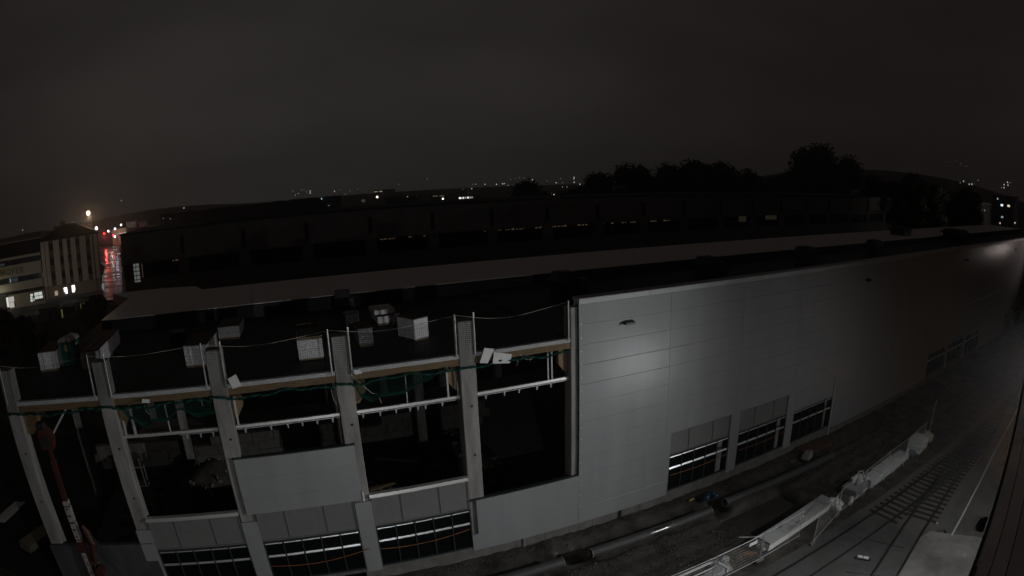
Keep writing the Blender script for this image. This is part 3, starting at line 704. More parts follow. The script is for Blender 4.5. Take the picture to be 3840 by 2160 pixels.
vent(100, 20.0, 'broad black vent housing beside the pale roof far right', 1.9)
# portable toilet
t = thing('portable_toilet', 'green portable toilet with arched pale roof and yellow notice on the open roof', 'portable toilet', (1.55, 7.35, ZD), radians(-6))
t.scale = (.86, .82, 1.0)
MB().bbox(-.62, -.68, .1, .62, .68, 1.5, .05).build('cabin', TOIG, t)
MB().bbox(-.66, -.72, 0, .66, .72, .1, .02).build('skid', RUBBER, t)
arch = [(-.68, 1.5), (.68, 1.5), (.66, 1.58), (.4, 1.72), (.0, 1.80), (-.4, 1.72), (-.66, 1.58)]
MB().prism(arch, 'y', -.74, .74).build('roof', TOIW, t)
for s in (-1, 1): MB().box(s*.6-.04, -.70, .1, s*.6+.04, -.675, 1.5).build('door_post', TOIW, t)
mb = MB(); mb.prism([(-.5, .12), (.5, .12), (.5, 1.38), (.3, 1.47), (-.3, 1.47), (-.5, 1.38)], 'y', -.70, -.68); d = mb.build('door', TOIG, t)
mb = MB(); mb.box(-.16, -.712, .95, .2, -.704, 1.3); mb.build('notice', YELP, d)
for z in (1.02, 1.10, 1.22): MB().box(-.13, -.716, z, .17, -.713, z+.025).build('notice_line', TOIG, d)
MB().box(.36, -.73, .75, .42, -.70, .9).build('handle', RUBBER, d)
for z in (.5, .7, .9, 1.1): MB().box(.62, -.3, z, .635, .3, z+.05).build('vent_slot', RUBBER, t)
MB().box(.622, -.05, 1.12, .64, .12, 1.32).build('side_notice', YELP, t)

# ------------------------------------------------------------------ red boom machine at the left
t = thing('boom_lift', 'red and white telescopic boom of a site machine reaching up in the leftmost bay', 'boom machine', (3.1, -2.9, ZG))
A = Vector((0, 0, .8)); B = Vector((-.28, 1.0, 11.1)); D_ = (B-A)
def bp(f): return A+D_*f
def seg(f0, f1, h, name, m):
    a, b = bp(f0), bp(f1); mb = MB()
    mb.hexa([(a.x-h, a.y-h, a.z), (a.x+h, a.y-h, a.z), (a.x+h, a.y+h, a.z), (a.x-h, a.y+h, a.z)], [(b.x-h, b.y-h, b.z), (b.x+h, b.y-h, b.z), (b.x+h, b.y+h, b.z), (b.x-h, b.y+h, b.z)])
    return mb.build(name, m, t)
seg(0, .46, .20, 'outer_boom', RED); seg(.02, .455, .15, 'inner_core', RED)
seg(.0, .455, .155, 'boom_plate', BOOMW) if False else None; seg(.40, .665, .16, 'middle_boom', BOOMW); seg(.66, .86, .125, 'inner_boom', RED); seg(.86, .93, .09, 'boom_tip', RED)
for f in (.2, .3, .4, .47, .56, .64, .71, .78):
    a = bp(f); h = .212 if f < .46 else (.17 if f < .66 else .136)
    MB().box(a.x-h, a.y-h, a.z-.03, a.x+h, a.y+h, a.z+.03).build('collar', RED if f < .5 else RUBBER, t)
# white stencilled plates up the lower boom
for f0, f1 in ((.01, .19), (.21, .29), (.31, .39)):
    a, b = bp(f0), bp(f1); MB().hexa([(a.x-.12, a.y-.209, a.z), (a.x+.12, a.y-.209, a.z), (a.x+.12, a.y-.19, a.z), (a.x-.12, a.y-.19, a.z)], [(b.x-.12, b.y-.209, b.z), (b.x+.12, b.y-.209, b.z), (b.x+.12, b.y-.19, b.z), (b.x-.12, b.y-.19, b.z)]).build('boom_plate', BOOMW, t)
for k in range(9):
    f = .03+k*.045; a = bp(f)
    MB().box(a.x-.13, a.y-.218, a.z-.15, a.x+.13, a.y-.2, a.z+.15).build('stencil_plate', BOOMW, t)
    MB().box(a.x-.06, a.y-.225, a.z-.10, a.x+.06, a.y-.219, a.z-.03).build('stencil_mark', RUBBER, t)
    if k % 2: MB().box(a.x-.06, a.y-.225, a.z+.03, a.x+.06, a.y-.219, a.z+.09).build('stencil_mark', RUBBER, t)
for k in range(5):
    a = bp(.49+k*.035); MB().box(a.x-.09, a.y-.172, a.z-.07, a.x+.02+.05*(k % 2), a.y-.162, a.z+.02).build('stencil_mark', RUBBER, t)
h = bp(.965)
mb = MB(); prof = [(-.33, -.5), (.3, -.55), (.4, -.1), (.3, .25), (.05, .5), (-.3, .45), (-.4, .1)]
mb.prism([(h.x+p[0], h.z+p[1]) for p in prof], 'y', h.y-.3, h.y+.25); mb.build('head', RED, t)
MB().tube([(h.x, h.y-.34, h.z-.12), (h.x, h.y-.28, h.z-.12)], .26, 14).build('sheave', RUBBER, t)
MB().bbox(h.x-.42, h.y-.2, h.z+.5, h.x+.05, h.y+.2, h.z+.72, .03).build('head_cap', RUBBER, t)
c0 = bp(.02)
MB().tube([(.62, -.25, .3), (.56, .1, 2.7)], .16, 10).build('cylinder', RED, t)
MB().tube([(.56, .1, 2.7), (.52, .2, 3.9)], .075, 10).build('piston_rod', CHROME, t)
mb = MB(); mb.prism([(.3, 3.7), (.75, 3.75), (.78, 4.1), (.55, 4.25), (.3, 4.15)], 'y', -.1, .35); mb.build('rod_bracket', RED, t)
mb = MB(); mb.tube([(.38, .3, 4.4), (.5, .3, 5.0), (.66, .3, 5.5), (.55, .3, 6.1), (.42, .3, 6.45)], [.16, .2, .24, .2, .1], 10); mb.build('hose_drum', RED, t)
MB().tube([(.45, .25, 6.4), (.9, .2, 5.8), (1.5, .0, 4.4), (2.3, -.2, 2.9), (3.3, -.3, 1.4), (4.0, -.4, .4)], .045, 6).build('hose', RUBBER, t)
mb = MB(); mb.bbox(-1.0, -1.6, .35, 1.3, 1.2, 1.0, .08); mb.build('chassis', RED, t)
for x_ in (-.9, 1.2):
    for y_ in (-1.3, .8): MB().tube([(x_-.15, y_, .42), (x_+.15, y_, .42)], .42, 14).build('wheel', RUBBER, t)
# material left of the hall
def planks(loc, rz, L_, n, m, label, dz=.09, wd=.22):
    t = thing('plank_stack', label, 'stack', loc, rz, 'stacks of material left of the hall')
    me = MB().bbox(-L_/2, 0, 0, L_/2, wd-.03, dz-.01, .01).mesh('plank', m)
    for k in range(n):
        for j in range(2): put('plank', me, t, (rnd.uniform(-.2, .2), k*wd+rnd.uniform(-.02, .02), j*dz))
planks((-9.3, 10.5, ZG+.1), radians(72), 3.3, 5, WHITE, 'white steel profiles stacked on the dark ground left of the hall')
t = thing('slab_stack', 'pale slab stack on the ground at the foot of the leftmost column', 'stack', (-5.4, 6.5, ZG), radians(58), 'stacks of material left of the hall')
for k in range(3): MB().bbox(-1.5+.06*k, -.75, .12+k*.16, 1.5+.04*k, .75, .26+k*.16, .02).build('slab', mat('fibre_slab', (.34, .31, .24), .7, var=.2, vscale=3), t)
for x_ in (-1, 1): MB().box(x_-.06, -.75, 0, x_+.06, .75, .12).build('bearer', WOOD, t)

# ------------------------------------------------------------------ pipes in the trench
def pipe(x0, x1, y0, y1, label):
    t = thing('drain_pipe', label, 'pipe', (x0, y0, ZG+.02), 0, 'drain pipes laid along the hall'); n = 40
    o = MB().tube([((x1-x0)*k/n, (y1-y0)*k/n, 0) for k in range(n+1)], .31, 28, False).build('pipe_wall', PIPE, t, smooth=True)
    for xx, yy in ((0, 0), (x1-x0, y1-y0)):
        mb = MB(); seg_ = 28
        vs = [(xx+d, yy+r*cos(2*pi*k/seg_), r*sin(2*pi*k/seg_)) for d, r in ((-.02, .335), (.02, .335), (.02, .27), (-.02, .27)) for k in range(seg_)]
        fs = [(a*seg_+k, a*seg_+(k+1) % seg_, ((a+1) % 4)*seg_+(k+1) % seg_, ((a+1) % 4)*seg_+k) for a in range(4) for k in range(seg_)]
        mb.add(vs, fs).build('pipe_rim', PIPER, t)
pipe(16.5, 27.7, -2.85, -2.62, 'dark drain pipe lying nearest the low blank panel, its end at a pit')
pipe(29.45, 38.0, -2.62, -2.78, 'wet drain pipe with a blinding glint, below the tall blank wall')
pipe(39.5, 50.5, -2.55, -2.95, 'dull drain pipe continuing to the right past the blue bundle')
t = thing('blue_bundle', 'crumpled blue plastic bundle on the trench edge below the first right window', 'bundle', (39.1, -1.5, ZG+.0), .3)
mb = MB()
for k in range(7): mb.ball((rnd.uniform(-.4, .4), rnd.uniform(-.2, .2), rnd.uniform(.1, .3)), rnd.uniform(.16, .26), 8, 5, (1.3, 1, .8))
mb.build('sheet', mat('blue_sheet', (.010, .045, .10), .3, var=.4, vscale=6, bump=.05, bscale=7), t)
t = thing('yellow_spirit_level', 'small yellow tool lying on gravel by the trench edge', 'tool', (37.9, -.98, ZG+.03), .15)
MB().bbox(-.2, -.05, 0, .2, .05, .08, .01).build('body', mat('tool_yellow', (.6, .5, .12), .4), t); MB().box(.16, -.1, 0, .2, .1, .06).build('foot', YELP, t)
# timber baulks / shuttering further right
planks((50.6, -1.6, ZG), radians(-4), 3.4, 4, mat('rusty_plank', (.09, .048, .03), .6, var=.4, vscale=4), 'rust brown planks stacked by the wall plinth further right', .12, .35)
t = thing('concrete_lump', 'pale broken concrete lump beside the rust brown planks', 'rubble', (48.9, -1.7, ZG), .4)
mb = MB(); mb.hexa([(-.5, -.35, 0), (.5, -.4, 0), (.6, .3, 0), (-.4, .35, 0)], [(-.35, -.25, .4), (.35, -.3, .55), (.4, .2, .45), (-.3, .25, .35)]); mb.build('lump', CONC, t)

# ------------------------------------------------------------------ wire fence and goods along it
def fence(p, q, label, tape=False, lean=0):
    L_ = math.hypot(q[0]-p[0], q[1]-p[1]); t = thing('site_fence_panel', label, 'fence', (*p, ZG), math.atan2(q[1]-p[1], q[0]-p[0]), 'wire site fence panels along the yard')
    H_ = 1.95; o = .1
    for x_ in (.05, L_-.05): MB().tube([(x_, 0, .02), (x_, lean, H_)], .022, 6).build('post', GALV, t)
    MB().tube([(.05, lean*.95, H_-.06), (L_-.05, lean*.95, H_-.06)], .02, 6).build('top_rail', GALV, t)
    MB().tube([(.05, 0, .14), (L_-.05, 0, .14)], .02, 6).build('bottom_rail', GALV, t)
    mb = MB(); n = int(L_/.11)
    for k in range(1, n): mb.tube([(.05+(L_-.1)*k/n, 0, .14), (.05+(L_-.1)*k/n, lean, H_-.06)], .0035, 3, False)
    for k in range(1, 8): mb.tube([(.05, lean*k/8, .14+(H_-.2)*k/8), (L_-.05, lean*k/8, .14+(H_-.2)*k/8)], .0035, 3, False)
    m = mb.build('wire_mesh', GALV, t); m['kind'] = 'stuff'
    MB().bbox(-.32, -.11, .0, .32, .11, .13, .03).build('foot', CONC2, t)
    if tape:
        mb = MB(); mb.hexa([(L_-.33, -.03, 1.42), (L_-.06, -.03, 1.5), (L_-.06, -.02, 1.62), (L_-.34, -.02, 1.55)], [(L_-.33, -.035, 1.42), (L_-.06, -.035, 1.5), (L_-.06, -.025, 1.62), (L_-.34, -.025, 1.55)]); o_ = mb.build('tape', WHITE, t)
        MB().box(L_-.28, -.045, 1.47, L_-.16, -.037, 1.58).build('tape_stripe', RED, o_)
    return t
F = [(29.7, -8.75), (33.2, -8.8), (36.7, -8.83), (40.24, -8.72)]
fence(F[0], F[1], 'wire fence panel at the bottom edge, left of the one with the white plate')
fp = fence(F[1], F[2], 'wire fence panel with the small white plate, beside wrapped bundles')
MB().box(2.35, -.03, 1.5, 2.95, -.024, 1.72).build('white_plate', WHITE, fp)
fence(F[2], F[3], 'wire fence panel before the long white panel stack, tape on its far post', True)
fence((40.36, -9.78), (43.93, -8.85), 'wire fence panel swung out towards the rails before the white stack')
fence((43.93, -8.82), (47.41, -8.46), 'wire fence panel beside the white bulk bag')
fence((47.41, -8.44), (51.16, -8.11), 'wire fence panel before the stacked white formwork, tape on its far post', True)
fence((51.16, -8.09), (54.8, -7.95), 'wire fence panel before the end of the white formwork, tape on its far post', True)
fence((54.8, -7.93), (58.4, -7.6), 'last wire fence panel before the far white pallet')
# long white panel stack
t = thing('panel_stack', 'long white stack of wrapped wall panels lying behind the wire fence', 'panel stack', (37.6, -8.62, ZG), math.atan2(.55, 6.8))
for k in range(4): MB().box(.4+k*2.0, .05, 0, .55+k*2.0, 1.05, .14).build('bearer', WOOD, t)
for k in range(5):
    MB().bbox(0+.02*k, 0+.01*(k % 2), .145+k*.095, 6.85-.02*k, 1.08, .145+k*.095+.088, .012).build('panel', WHITE, t)
MB().bbox(-.03, -.03, .63, 6.88, 1.11, .665, .01).build('cover_sheet', mat('cover_grey', (.42, .43, .43), .5, var=.06, vscale=2), t)
MB().box(-.02, -.05, .58, 6.8, -.032, .63).build('yellow_edge', mat('yellow_edge', (.42, .42, .22), .6), t)
for a, b in ((1.55, 1.5), (2.6, 2.1), (2.95, 2.9), (5.9, 5.85), (6.15, 6.2)):
    strip([(a, -.04), (b, 1.12)], .018, .664, .672, MB()).build('strap', RUBBER, t)
MB().box(-.06, .0, .62, -.028, .95, .72).build('end_batten', DARKF, t)
mb = MB()
for k in range(8): mb.ball((-.05+rnd.uniform(-.12, .1), rnd.uniform(.1, .8), rnd.uniform(.15, .5)), rnd.uniform(.1, .18), 7, 5)
mb.build('torn_wrap', WRAP, t)
tag(MB().tube([(36.6, -7.0, ZG+.75), (37.6, -7.9, ZG+.8)], .035, 6).build('pole', GALV), 'grey pole sticking out behind the near end of the white panel stack', 'pole')
def lumps(name, label, cat, loc, n, sx, sy, sz, r, m, group=None):
    t = thing(name, label, cat, loc, 0, group); mb = MB()
    for k in range(n): mb.ball((rnd.uniform(-sx, sx), rnd.uniform(-sy, sy), rnd.uniform(r*.5, sz)), r*rnd.uniform(.7, 1.2), 8, 5, (1.2, 1.1, .8))
    mb.build('body', m, t, smooth=False); return t
bg_ = lumps('bulk_bag', 'crumpled white bulk bag slumped at the far end of the white panel stack', 'bulk bag', (44.55, -8.2, ZG), 18, .32, .3, .6, .25, WRAP)
MB().tube([(-.2, -.1, .75), (0, .0, 1.05), (.2, .1, .75)], .03, 6).build('loop', WHITE, bg_)
t = thing('paint_pail', 'small white pail lying on the asphalt edge beyond the bulk bag', 'pail', (45.95, -8.5, ZG), .5)
MB().tube([(-.35, 0, .14), (.35, 0, .14)], [.14, .17], 12).build('body', FOAM, t); MB().tube([(.35, 0, .14), (.38, 0, .14)], .19, 12).build('lid', WHITE, t)
t = thing('wrapped_bundle', 'grey film wrapped timber bundle with white sacks on top, beside the fence', 'bundle', (47.6, -7.65, ZG), .12)
for k in range(3): MB().bbox(-1.05, -.65, .1+k*.16, 1.0, .65, .24+k*.16, .03).build('layer', LOUV if k < 2 else CLEAR, t)
MB().box(-1.05, -.72, 0, 1.05, -.6, .1).build('bearer', WHITE, t); MB().box(-1.05, .6, 0, 1.05, .72, .1).build('bearer', WOOD, t)
for k in range(16): MB().ball((rnd.uniform(-.3, .95), rnd.uniform(-.4, .4), rnd.uniform(.6, .85)), rnd.uniform(.13, .22), 8, 5, (1.2, 1, .7)).build('sack', WRAP, t)
mb = MB(); mb.tube([(-.3, .2, .8), (.3, .1, 1.3), (.7, .0, 1.25), (.9, -.2, .7)], .03, 6); mb.build('loop', WHITE, t)
t = thing('formwork_stack', 'low stack of pale formwork panels in a long row behind the fence', 'formwork', (51.6, -7.9, ZG), .03)
fm = MB().bbox(-.78, -.5, 0, .78, .5, .14, .015).mesh('formwork_panel', MEMB)
for k in range(4):
    for j in range(4 if k < 3 else 3): o_ = put('formwork_panel', fm, t, (-2.4+k*1.6, rnd.uniform(-.04, .04)+.05*k, .1+j*.15)); o_.rotation_euler = (0, 0, rnd.uniform(-.04, .04))
for k in range(5): MB().box(-3.1+k*1.55, -.55, 0, -3.0+k*1.55, .55, .1).build('bearer', WOOD, t)
for k in range(4): MB().box(-2.9+k*1.6, -.56, .05, -2.86+k*1.6, -.52, .72).build('edge_strut', WHITE, t)
mb = MB(); mb.hexa([(2.6, -.3, .6), (3.3, .0, .6), (3.3, .06, .6), (2.6, -.24, .6)], [(3.1, -.25, .95), (3.35, .05, 1.1), (3.35, .1, 1.1), (3.1, -.2, .95)]); mb.build('loose_panel', WHITE, t)
t = thing('wrapped_pallet', 'far white wrapped pallet of bricks at the dim end of the fence', 'pallet stack', (57.0, -7.75, ZG), .1)
for k in range(4):
    for j in range(3): MB().bbox(-.95+j*.62, -.65, .12+k*.24, -.36+j*.62, .65, .34+k*.24, .02).build('brick_pack', MEMB if (k+j) % 2 else WRAP, t)
MB().box(-.98, -.68, 0, .95, .68, .12).build('pallet_base', WOOD, t)
lumps('bulk_bag', 'rounded pale bulk bag right behind the far white pallet', 'bulk bag', (58.9, -7.8, ZG), 10, .25, .25, .7, .32, mat('dirty_bag', (.5, .46, .4), .6, var=.2, vscale=5))
t = thing('blue_grey_crate', 'low blue grey crate on the ground before the far white pallet', 'crate', (55.8, -7.75, ZG), .1)
MB().bbox(-.5, -.45, .06, .5, .45, .32, .03).build('box', mat('blue_grey', (.14, .19, .2), .5), t); MB().box(-.45, -.45, 0, .45, .45, .06).build('base', WOOD, t)
tag(MB().tube([(60.6, -7.1, ZG), (60.9, -7.0, ZG+2.4), (61.1, -7.0, ZG+2.9)], .03, 6).build('leaning_pole', GALV), 'thin leaning pole standing behind the far bulk bag', 'pole')
# near wrapped bundles at the bottom edge
t = thing('wrapped_bundle', 'film wrapped bundle with a sloping end at the bottom edge behind the fence', 'bundle', (33.4, -8.35, ZG), .12)
mb = MB(); mb.hexa([(-2.2, -.3, 0), (1.6, -.3, 0), (1.75, .3, 0), (-2.2, .3, 0)], [(-2.2, -.22, .35), (1.3, -.24, .38), (1.6, .25, .36), (-2.2, .25, .35)]); mb.build('body', CLEAR, t)
MB().box(1.0, -.35, .1, 1.08, .35, .42).build('strap', WHITE, t)
for k, (yy, zz) in enumerate(((-7.42, .3), (-7.5, .3), (-7.9, .28))):
    tag(MB().box(29.5 if k < 2 else 30, yy-.03, ZG+zz-.03, 34.4 if k < 2 else 35.1, yy+.03, ZG+zz+.03).build('steel_profile', WHITE), ['white steel profile farthest behind the near fence', 'white steel profile second from the back behind the near fence', 'single grey white steel profile nearest the wrapped bundle'][k], 'steel profile', 'steel profiles behind the near fence')
lumps('film_heap', 'crumpled heap of clear film at the end of the steel profiles', 'film', (34.6, -7.55, ZG), 14, .45, .25, .45, .2, CLEAR)
mb = MB()
for k in range(260): mb.ball((rnd.gauss(36.8, .5), rnd.gauss(-7.9, .16), site_h(36.8, -7.9)+.03), rnd.uniform(.02, .06), 4, 3, (1.6, .8, .4))
tag(mb.build('fallen_leaves', mat('brown_leaves', (.26, .12, .05), .8, var=.4, vscale=9)), 'brown scatter of leaves and chips on the ground by the white plate panel', 'leaves', kind='stuff')

# ------------------------------------------------------------------ office building under the camera (roof edge along the right)
ob = thing('office_building', 'dark office building whose metal roof edge runs up the right border', 'building', (22.25, -24.77, 0), math.atan(.245))
MB().box(-14, -9, 13.9, 49, -.62, 14.46).build('roof', mat('office_roof', (.62, .61, .59), .5, var=.2, vscale=.6), ob)
MB().box(-14, -.60, 14.1, 49, -.33, 14.47).build('parapet_sheet', mat('parapet_sheet', (.78, .77, .75), .45, var=.2, vscale=.7), ob)
MB().box(-14, -.31, 14.2, 49, -.06, 14.50).build('edge_sheet', mat('edge_sheet', (.85, .84, .82), .45, var=.25, vscale=.9), ob)
MB().box(-14, -.055, 14.1, 49, .0, 14.44).build('gutter', DARKF, ob)
MB().box(.4, -.13, 14.50, 1.9, -.09, 14.53).build('bright_trim', WHITE, ob)
MB().box(-.6, -.1, 14.50, .25, -.05, 14.52).build('ochre_trim', mat('ochre_trim', (.20, .15, .06), .6), ob)
MB().box(-14, -9, ZG, 49, -4.2, 13.9).build('wall', CONC2, ob)
for k in range(15):
    f = MB().box(-12+k*4, -4.2, 2.2, -9.6+k*4, -4.16, 3.6).build('window', DARKF, ob); MB().box(-11.9+k*4, -4.155, 2.3, -9.7+k*4, -4.15, 3.5).build('pane', GLASS, f)
mb = MB(); mb.tube([(1.95, .05, 14.36), (2.0, .11, 14.25), (2.1, .12, 14.1), (2.25, .10, 14.0), (2.35, .05, 13.9)], [.03, .08, .1, .08, .04], 10)
tag(mb.build('eaves_lantern', BLACK, ob, smooth=True))
fl = thing('yard_floodlight', 'yard floodlight fixed under the eaves of the office building', 'floodlight', (FL[0], FL[1]-.05, FL[2]+.22))
MB().bbox(-.2, -.12, -.06, .2, .12, .1, .02).build('housing', BLACK, fl); MB().tube([(0, -.1, .05), (0, -.75, .2)], .03, 6).build('bracket', GALV, fl)


# ------------------------------------------------------------------ OLD HALL beyond the new one
oh = thing('old_factory_hall', 'long dark flat roofed factory hall with a strip of windows behind the new hall', 'building', (-9.7, 65, 0))
OX = -9.7
MB().box(0, .15, ZG, 212.3, 20, 9.45).build('base_wall', HALL, oh)
MB().box(0, .15, 11.8, 212.3, 20, 16.3).build('upper_wall', HALL, oh)
MB().box(0, .4, 9.45, 212.3, 20, 11.8).build('window_recess', HALLG, oh)
MB().box(-.15, 0, 16.3, 212.5, 20.2, 16.55).build('roof', mat('old_roof', (.035, .033, .032), .8), oh)
pm = MB().box(-.9, 0, 9.45, .9, .4, 11.8).mesh('pier', HALL)
sm_ = MB().box(-.3, .0, 12.5, .3, .16, 15.2).mesh('wall_slot', RUBBER)
wm = MB().box(.05, .2, 9.6, 8.1, .3, 9.68).box(.05, .2, 10.6, 8.1, .3, 10.66).box(.05, .2, 11.7, 8.1, .3, 11.79)
for k in range(9): wm.box(.0+k*1.0, .2, 9.6, .06+k*1.0, .3, 11.79)
wm = wm.mesh('window', DARKF)
for k in range(0, 21):
    x = .9+10*k-OX
    if x > 211: break
    put('pier', pm, oh, (x, 0, 0)); put('wall_slot', sm_, oh, (x, -.02, 0))
    if x+10 < 212: put('window', wm, oh, (x+.9, 0, 0))
for k in range(3): MB().box(182.5+10*k-OX-.98+.32, .05, 12.75, 182.5+10*(k+1)-OX-1.62+.3, .149, 16.25).build('lit_tone_panel', HALLW, oh)  # lamp light on these bays is put into the paler colour
for k in range(2): MB().box(162.5+10*k-OX-.98+.32, .05, 12.75, 162.5+10*(k+1)-OX-1.62+.3, .149, 16.25).build('lit_tone_panel', mat('hall_mid_panel', (.34, .33, .33), .7), oh)
WARM = emis('warm_pane', (1, .68, .42), .05); WARM2 = emis('warm_pane_dim', (1, .7, .42), .035); COOL = emis('cool_pane', (.9, .95, 1), .35); BEIGE = emis('beige_pane', (1, .82, .55), .018)
lit = [(54.3, 56.6), (58.6, 59.8), (61.6, 64.7), (66.8, 68.7), (71.6, 72.2), (73.7, 74.3), (76.0, 76.9), (77.9, 79.1), (82.6, 84.0), (85.7, 87.4), (32.3, 34.7), (36.9, 37.7), (39.3, 39.7), (49.5, 49.7), (51.5, 52.4), (53.2, 53.9), (-1.0, .5)]
for i, (a, b) in enumerate(lit):
    x = a
    while x < b:
        wd = rnd.uniform(.25, .55)
        MB().box(x-OX, .14, 11.52, min(b, x+wd)-OX, .19, 11.52+rnd.uniform(.12, .24)).build('lit_pane', WARM if (i < 10 or i == 16) and rnd.random() < .7 else WARM2, oh)
        x += wd+rnd.uniform(.1, .35)
for a, b, z0, z1 in ((106.4, 108.8, 10.65, 11.85), (115.2, 119.2, 10.9, 11.85)):
    for k in range(3):
        for j in range(3):
            MB().box(a+(b-a)*k/3+.06-OX, .1, z0+(z1-z0)*j/3+.06, a+(b-a)*(k+1)/3-.06-OX, .14, z0+(z1-z0)*(j+1)/3-.05).build('lit_pane', BEIGE, oh)
f = MB().box(-7.85-OX, .1, 9.0, -6.85-OX, .14, 11.8).build('stair_window', emis('stair_window', (.9, .95, .9), .10), oh)
for k in range(4): MB().box(-7.9-OX, .06, 9.3+k*.65, -6.8-OX, .1, 9.42+k*.65).build('glazing_bar', RUBBER, f)
MB().box(-7.5-OX, .06, 9.0, -7.42-OX, .1, 11.8).build('glazing_bar', RUBBER, f)
MB().box(-6.4-OX, .1, 9.6, -6.25-OX, .14, 11.7).build('lit_pane', WARM2, oh)
MB().box(176-OX, 6, 16.55, 186-OX, 16, 18.0).build('roof_housing', HALLW, oh)
MB().prism([(0, 16.55), (20, 16.55), (10, 18.6)], 'x', 14, 34).build('ridge_monitor', mat('old_roof', (.03, .03, .03), .8), oh)
MB().box(186-OX, -.1, 11.0, 186.3-OX, -.0, 11.15).build('door_lamp', emis('cold', (.85, .95, 1), 1.0), oh)

# ------------------------------------------------------------------ office block with the hipped roof, and the low shop building beside it
ang = math.atan2(5.1, 17.58)
bk = thing('corner_block', 'pale four storey corner block with a dark hipped roof and tall pilaster strips', 'building', (-53.43, 128.63, 0), ang)
PL = mat('ochre_render', (.42, .36, .28), .8, var=.15, vscale=.5); PL2 = mat('brown_spandrel', (.14, .10, .075), .8); PW = mat('pale_pilaster', (.62, .57, .49), .8, var=.1, vscale=.6)
MB().box(0, .12, ZG, 18.2, 14, 15.6).build('wall', PL2, bk)
pil = [(.0, 1.1), (1.3, 2.5), (4.1, 6.0), (7.2, 8.6), (9.7, 11.3), (12.6, 14.5), (15.9, 16.6), (17.0, 18.2)]
for a, b in pil: MB().box(a, -.05, 3.6, b, .12, 15.55).build('pilaster', PW, bk)
MB().box(0, -.05, -.3, 18.2, .12, 3.5).build('ground_storey', PL, bk)
MB().box(-.05, -.3, ZG, 18.3, -.05, .35).build('plinth', CONC2, bk)
mb = MB(); mb.add([(-.9, -.9, 15.6), (19.1, -.9, 15.6), (19.1, 14.9, 15.6), (-.9, 14.9, 15.6), (7.2, 6, 19.4), (11, 6, 19.4), (-.9, -.9, 15.75), (19.1, -.9, 15.75), (19.1, 14.9, 15.75), (-.9, 14.9, 15.75)],
 [(0, 3, 2, 1), (0, 1, 7, 6), (1, 2, 8, 7), (2, 3, 9, 8), (3, 0, 6, 9), (6, 7, 5, 4), (7, 8, 5), (8, 9, 4, 5), (9, 6, 4)]); mb.build('roof', mat('dark_tile', (.03, .027, .025), .8, var=.3, vscale=3), bk)
MB().box(6.4, 5.4, 18.6, 8.0, 6.6, 20.3).build('chimney', PL2, bk)
for cx in (3.3, 6.6, 9.15, 11.95, 15.2):
    for z0 in (12.9, 9.0, 5.2):
        f = MB().box(cx-.62, .03, z0, cx+.62, .10, z0+2.1).build('window', DARKF, bk)
        MB().box(cx-.55, .0, z0+.08, cx+.55, .03, z0+2.02).build('pane', GLASS, f); MB().box(cx-.03, -.02, z0+.08, cx+.03, .0, z0+2.02).build('glazing_bar', DARKF, f)
LITW = emis('white_window', (1, .97, 1), 2.2); LITP = emis('pale_window', (1, .85, .6), .45)
for a, b, z0, z1, m in ((3.1, 4.05, 1.0, 2.15, LITP), (6.15, 7.2, 1.0, 2.65, LITW), (8.75, 9.75, 1.05, 2.9, LITW)):
    f = MB().box(a-.08, -.09, z0-.08, b+.08, -.05, z1+.08).build('window', PW, bk); MB().box(a, -.12, z0, b, -.09, z1).build('lit_pane', m, f)
    if m is LITP:
        for k in range(3): MB().box(a, -.14, z0+.25+k*.35, b, -.125, z0+.36+k*.35).build('blind_slat', RED, f)
    else: MB().box(a, -.14, z0, a+.4 if a < 7 else a+.0, -.125, z0+.5).build('plant_shadow', RUBBER, f) if a < 7 else MB().box(b-.25, -.14, z0, b, -.125, z0+.5).build('plant_shadow', RUBBER, f)
MB().tube([(16.8, -.15, ZG), (16.8, -.15, 15.5)], .09, 6).build('downpipe', RUBBER, bk); MB().tube([(1.2, -.15, ZG), (1.2, -.15, 15.5)], .09, 6).build('downpipe', RUBBER, bk)
sh = thing('shop_building', 'low banded shop building with big dark letters on its wall, cut by the left border', 'building', (-53.43, 128.63, 0), ang)
SW = mat('shop_wall', (.46, .42, .34), .8, var=.12, vscale=.4)
MB().box(-38, .3, ZG, -.3, 13, 13.0).build('core', RUBBER, sh)
MB().box(-38, 0, 7.7, -.3, .3, 10.9).build('name_band', SW, sh); MB().box(-38, 0, 12.4, -.3, .3, 13.1).build('top_band', SW, sh)
MB().box(-38, 0, 4.0, -.3, .3, 6.2).build('lower_band', SW, sh); MB().box(-12.6, 0, ZG, -.3, .3, 3.1).build('ground_wall', PL, sh)
MB().box(-38, -1.0, 3.3, -.3, .3, 3.8).build('canopy', RUBBER, sh)
mb = MB(); mb.prism([(-1, 13.1), (6.5, 16.7), (6.7, 16.7), (14, 13.1)], 'x', -38, -.4); mb.build('roof', mat('dark_tile', (.03, .027, .025), .8), sh)
MB().box(-38, 6.4, 16.7, -.6, 6.8, 17.0).build('ridge_cap', SW, sh)
for z0, z1 in ((10.95, 12.35), (6.25, 7.65)):
    x = -37
    while x < -1.5:
        f = MB().box(x, .12, z0+.06, x+3.9, .3, z1-.06).build('window', DARKF, sh)
        MB().box(x+.1, .09, z0+.15, x+3.8, .12, z1-.15).build('pane', mat('dull_pane', (.03, .034, .04), .15), f); x += 4.4
MB().box(-11.4, .05, 6.4, -11.0, .09, 7.5).build('lit_pane', emis('cool_dim', (.7, .9, 1), .22), sh)
MB().box(-10.6, .05, 6.4, -8.6, .09, 7.5).build('lit_pane', emis('cool_dimmer', (.6, .8, 1), .028), sh)
MB().box(-14.5, .05, 11.2, -12.6, .09, 11.8).build('lit_pane', emis('cool_dimmer', (.6, .8, 1), .028), sh)
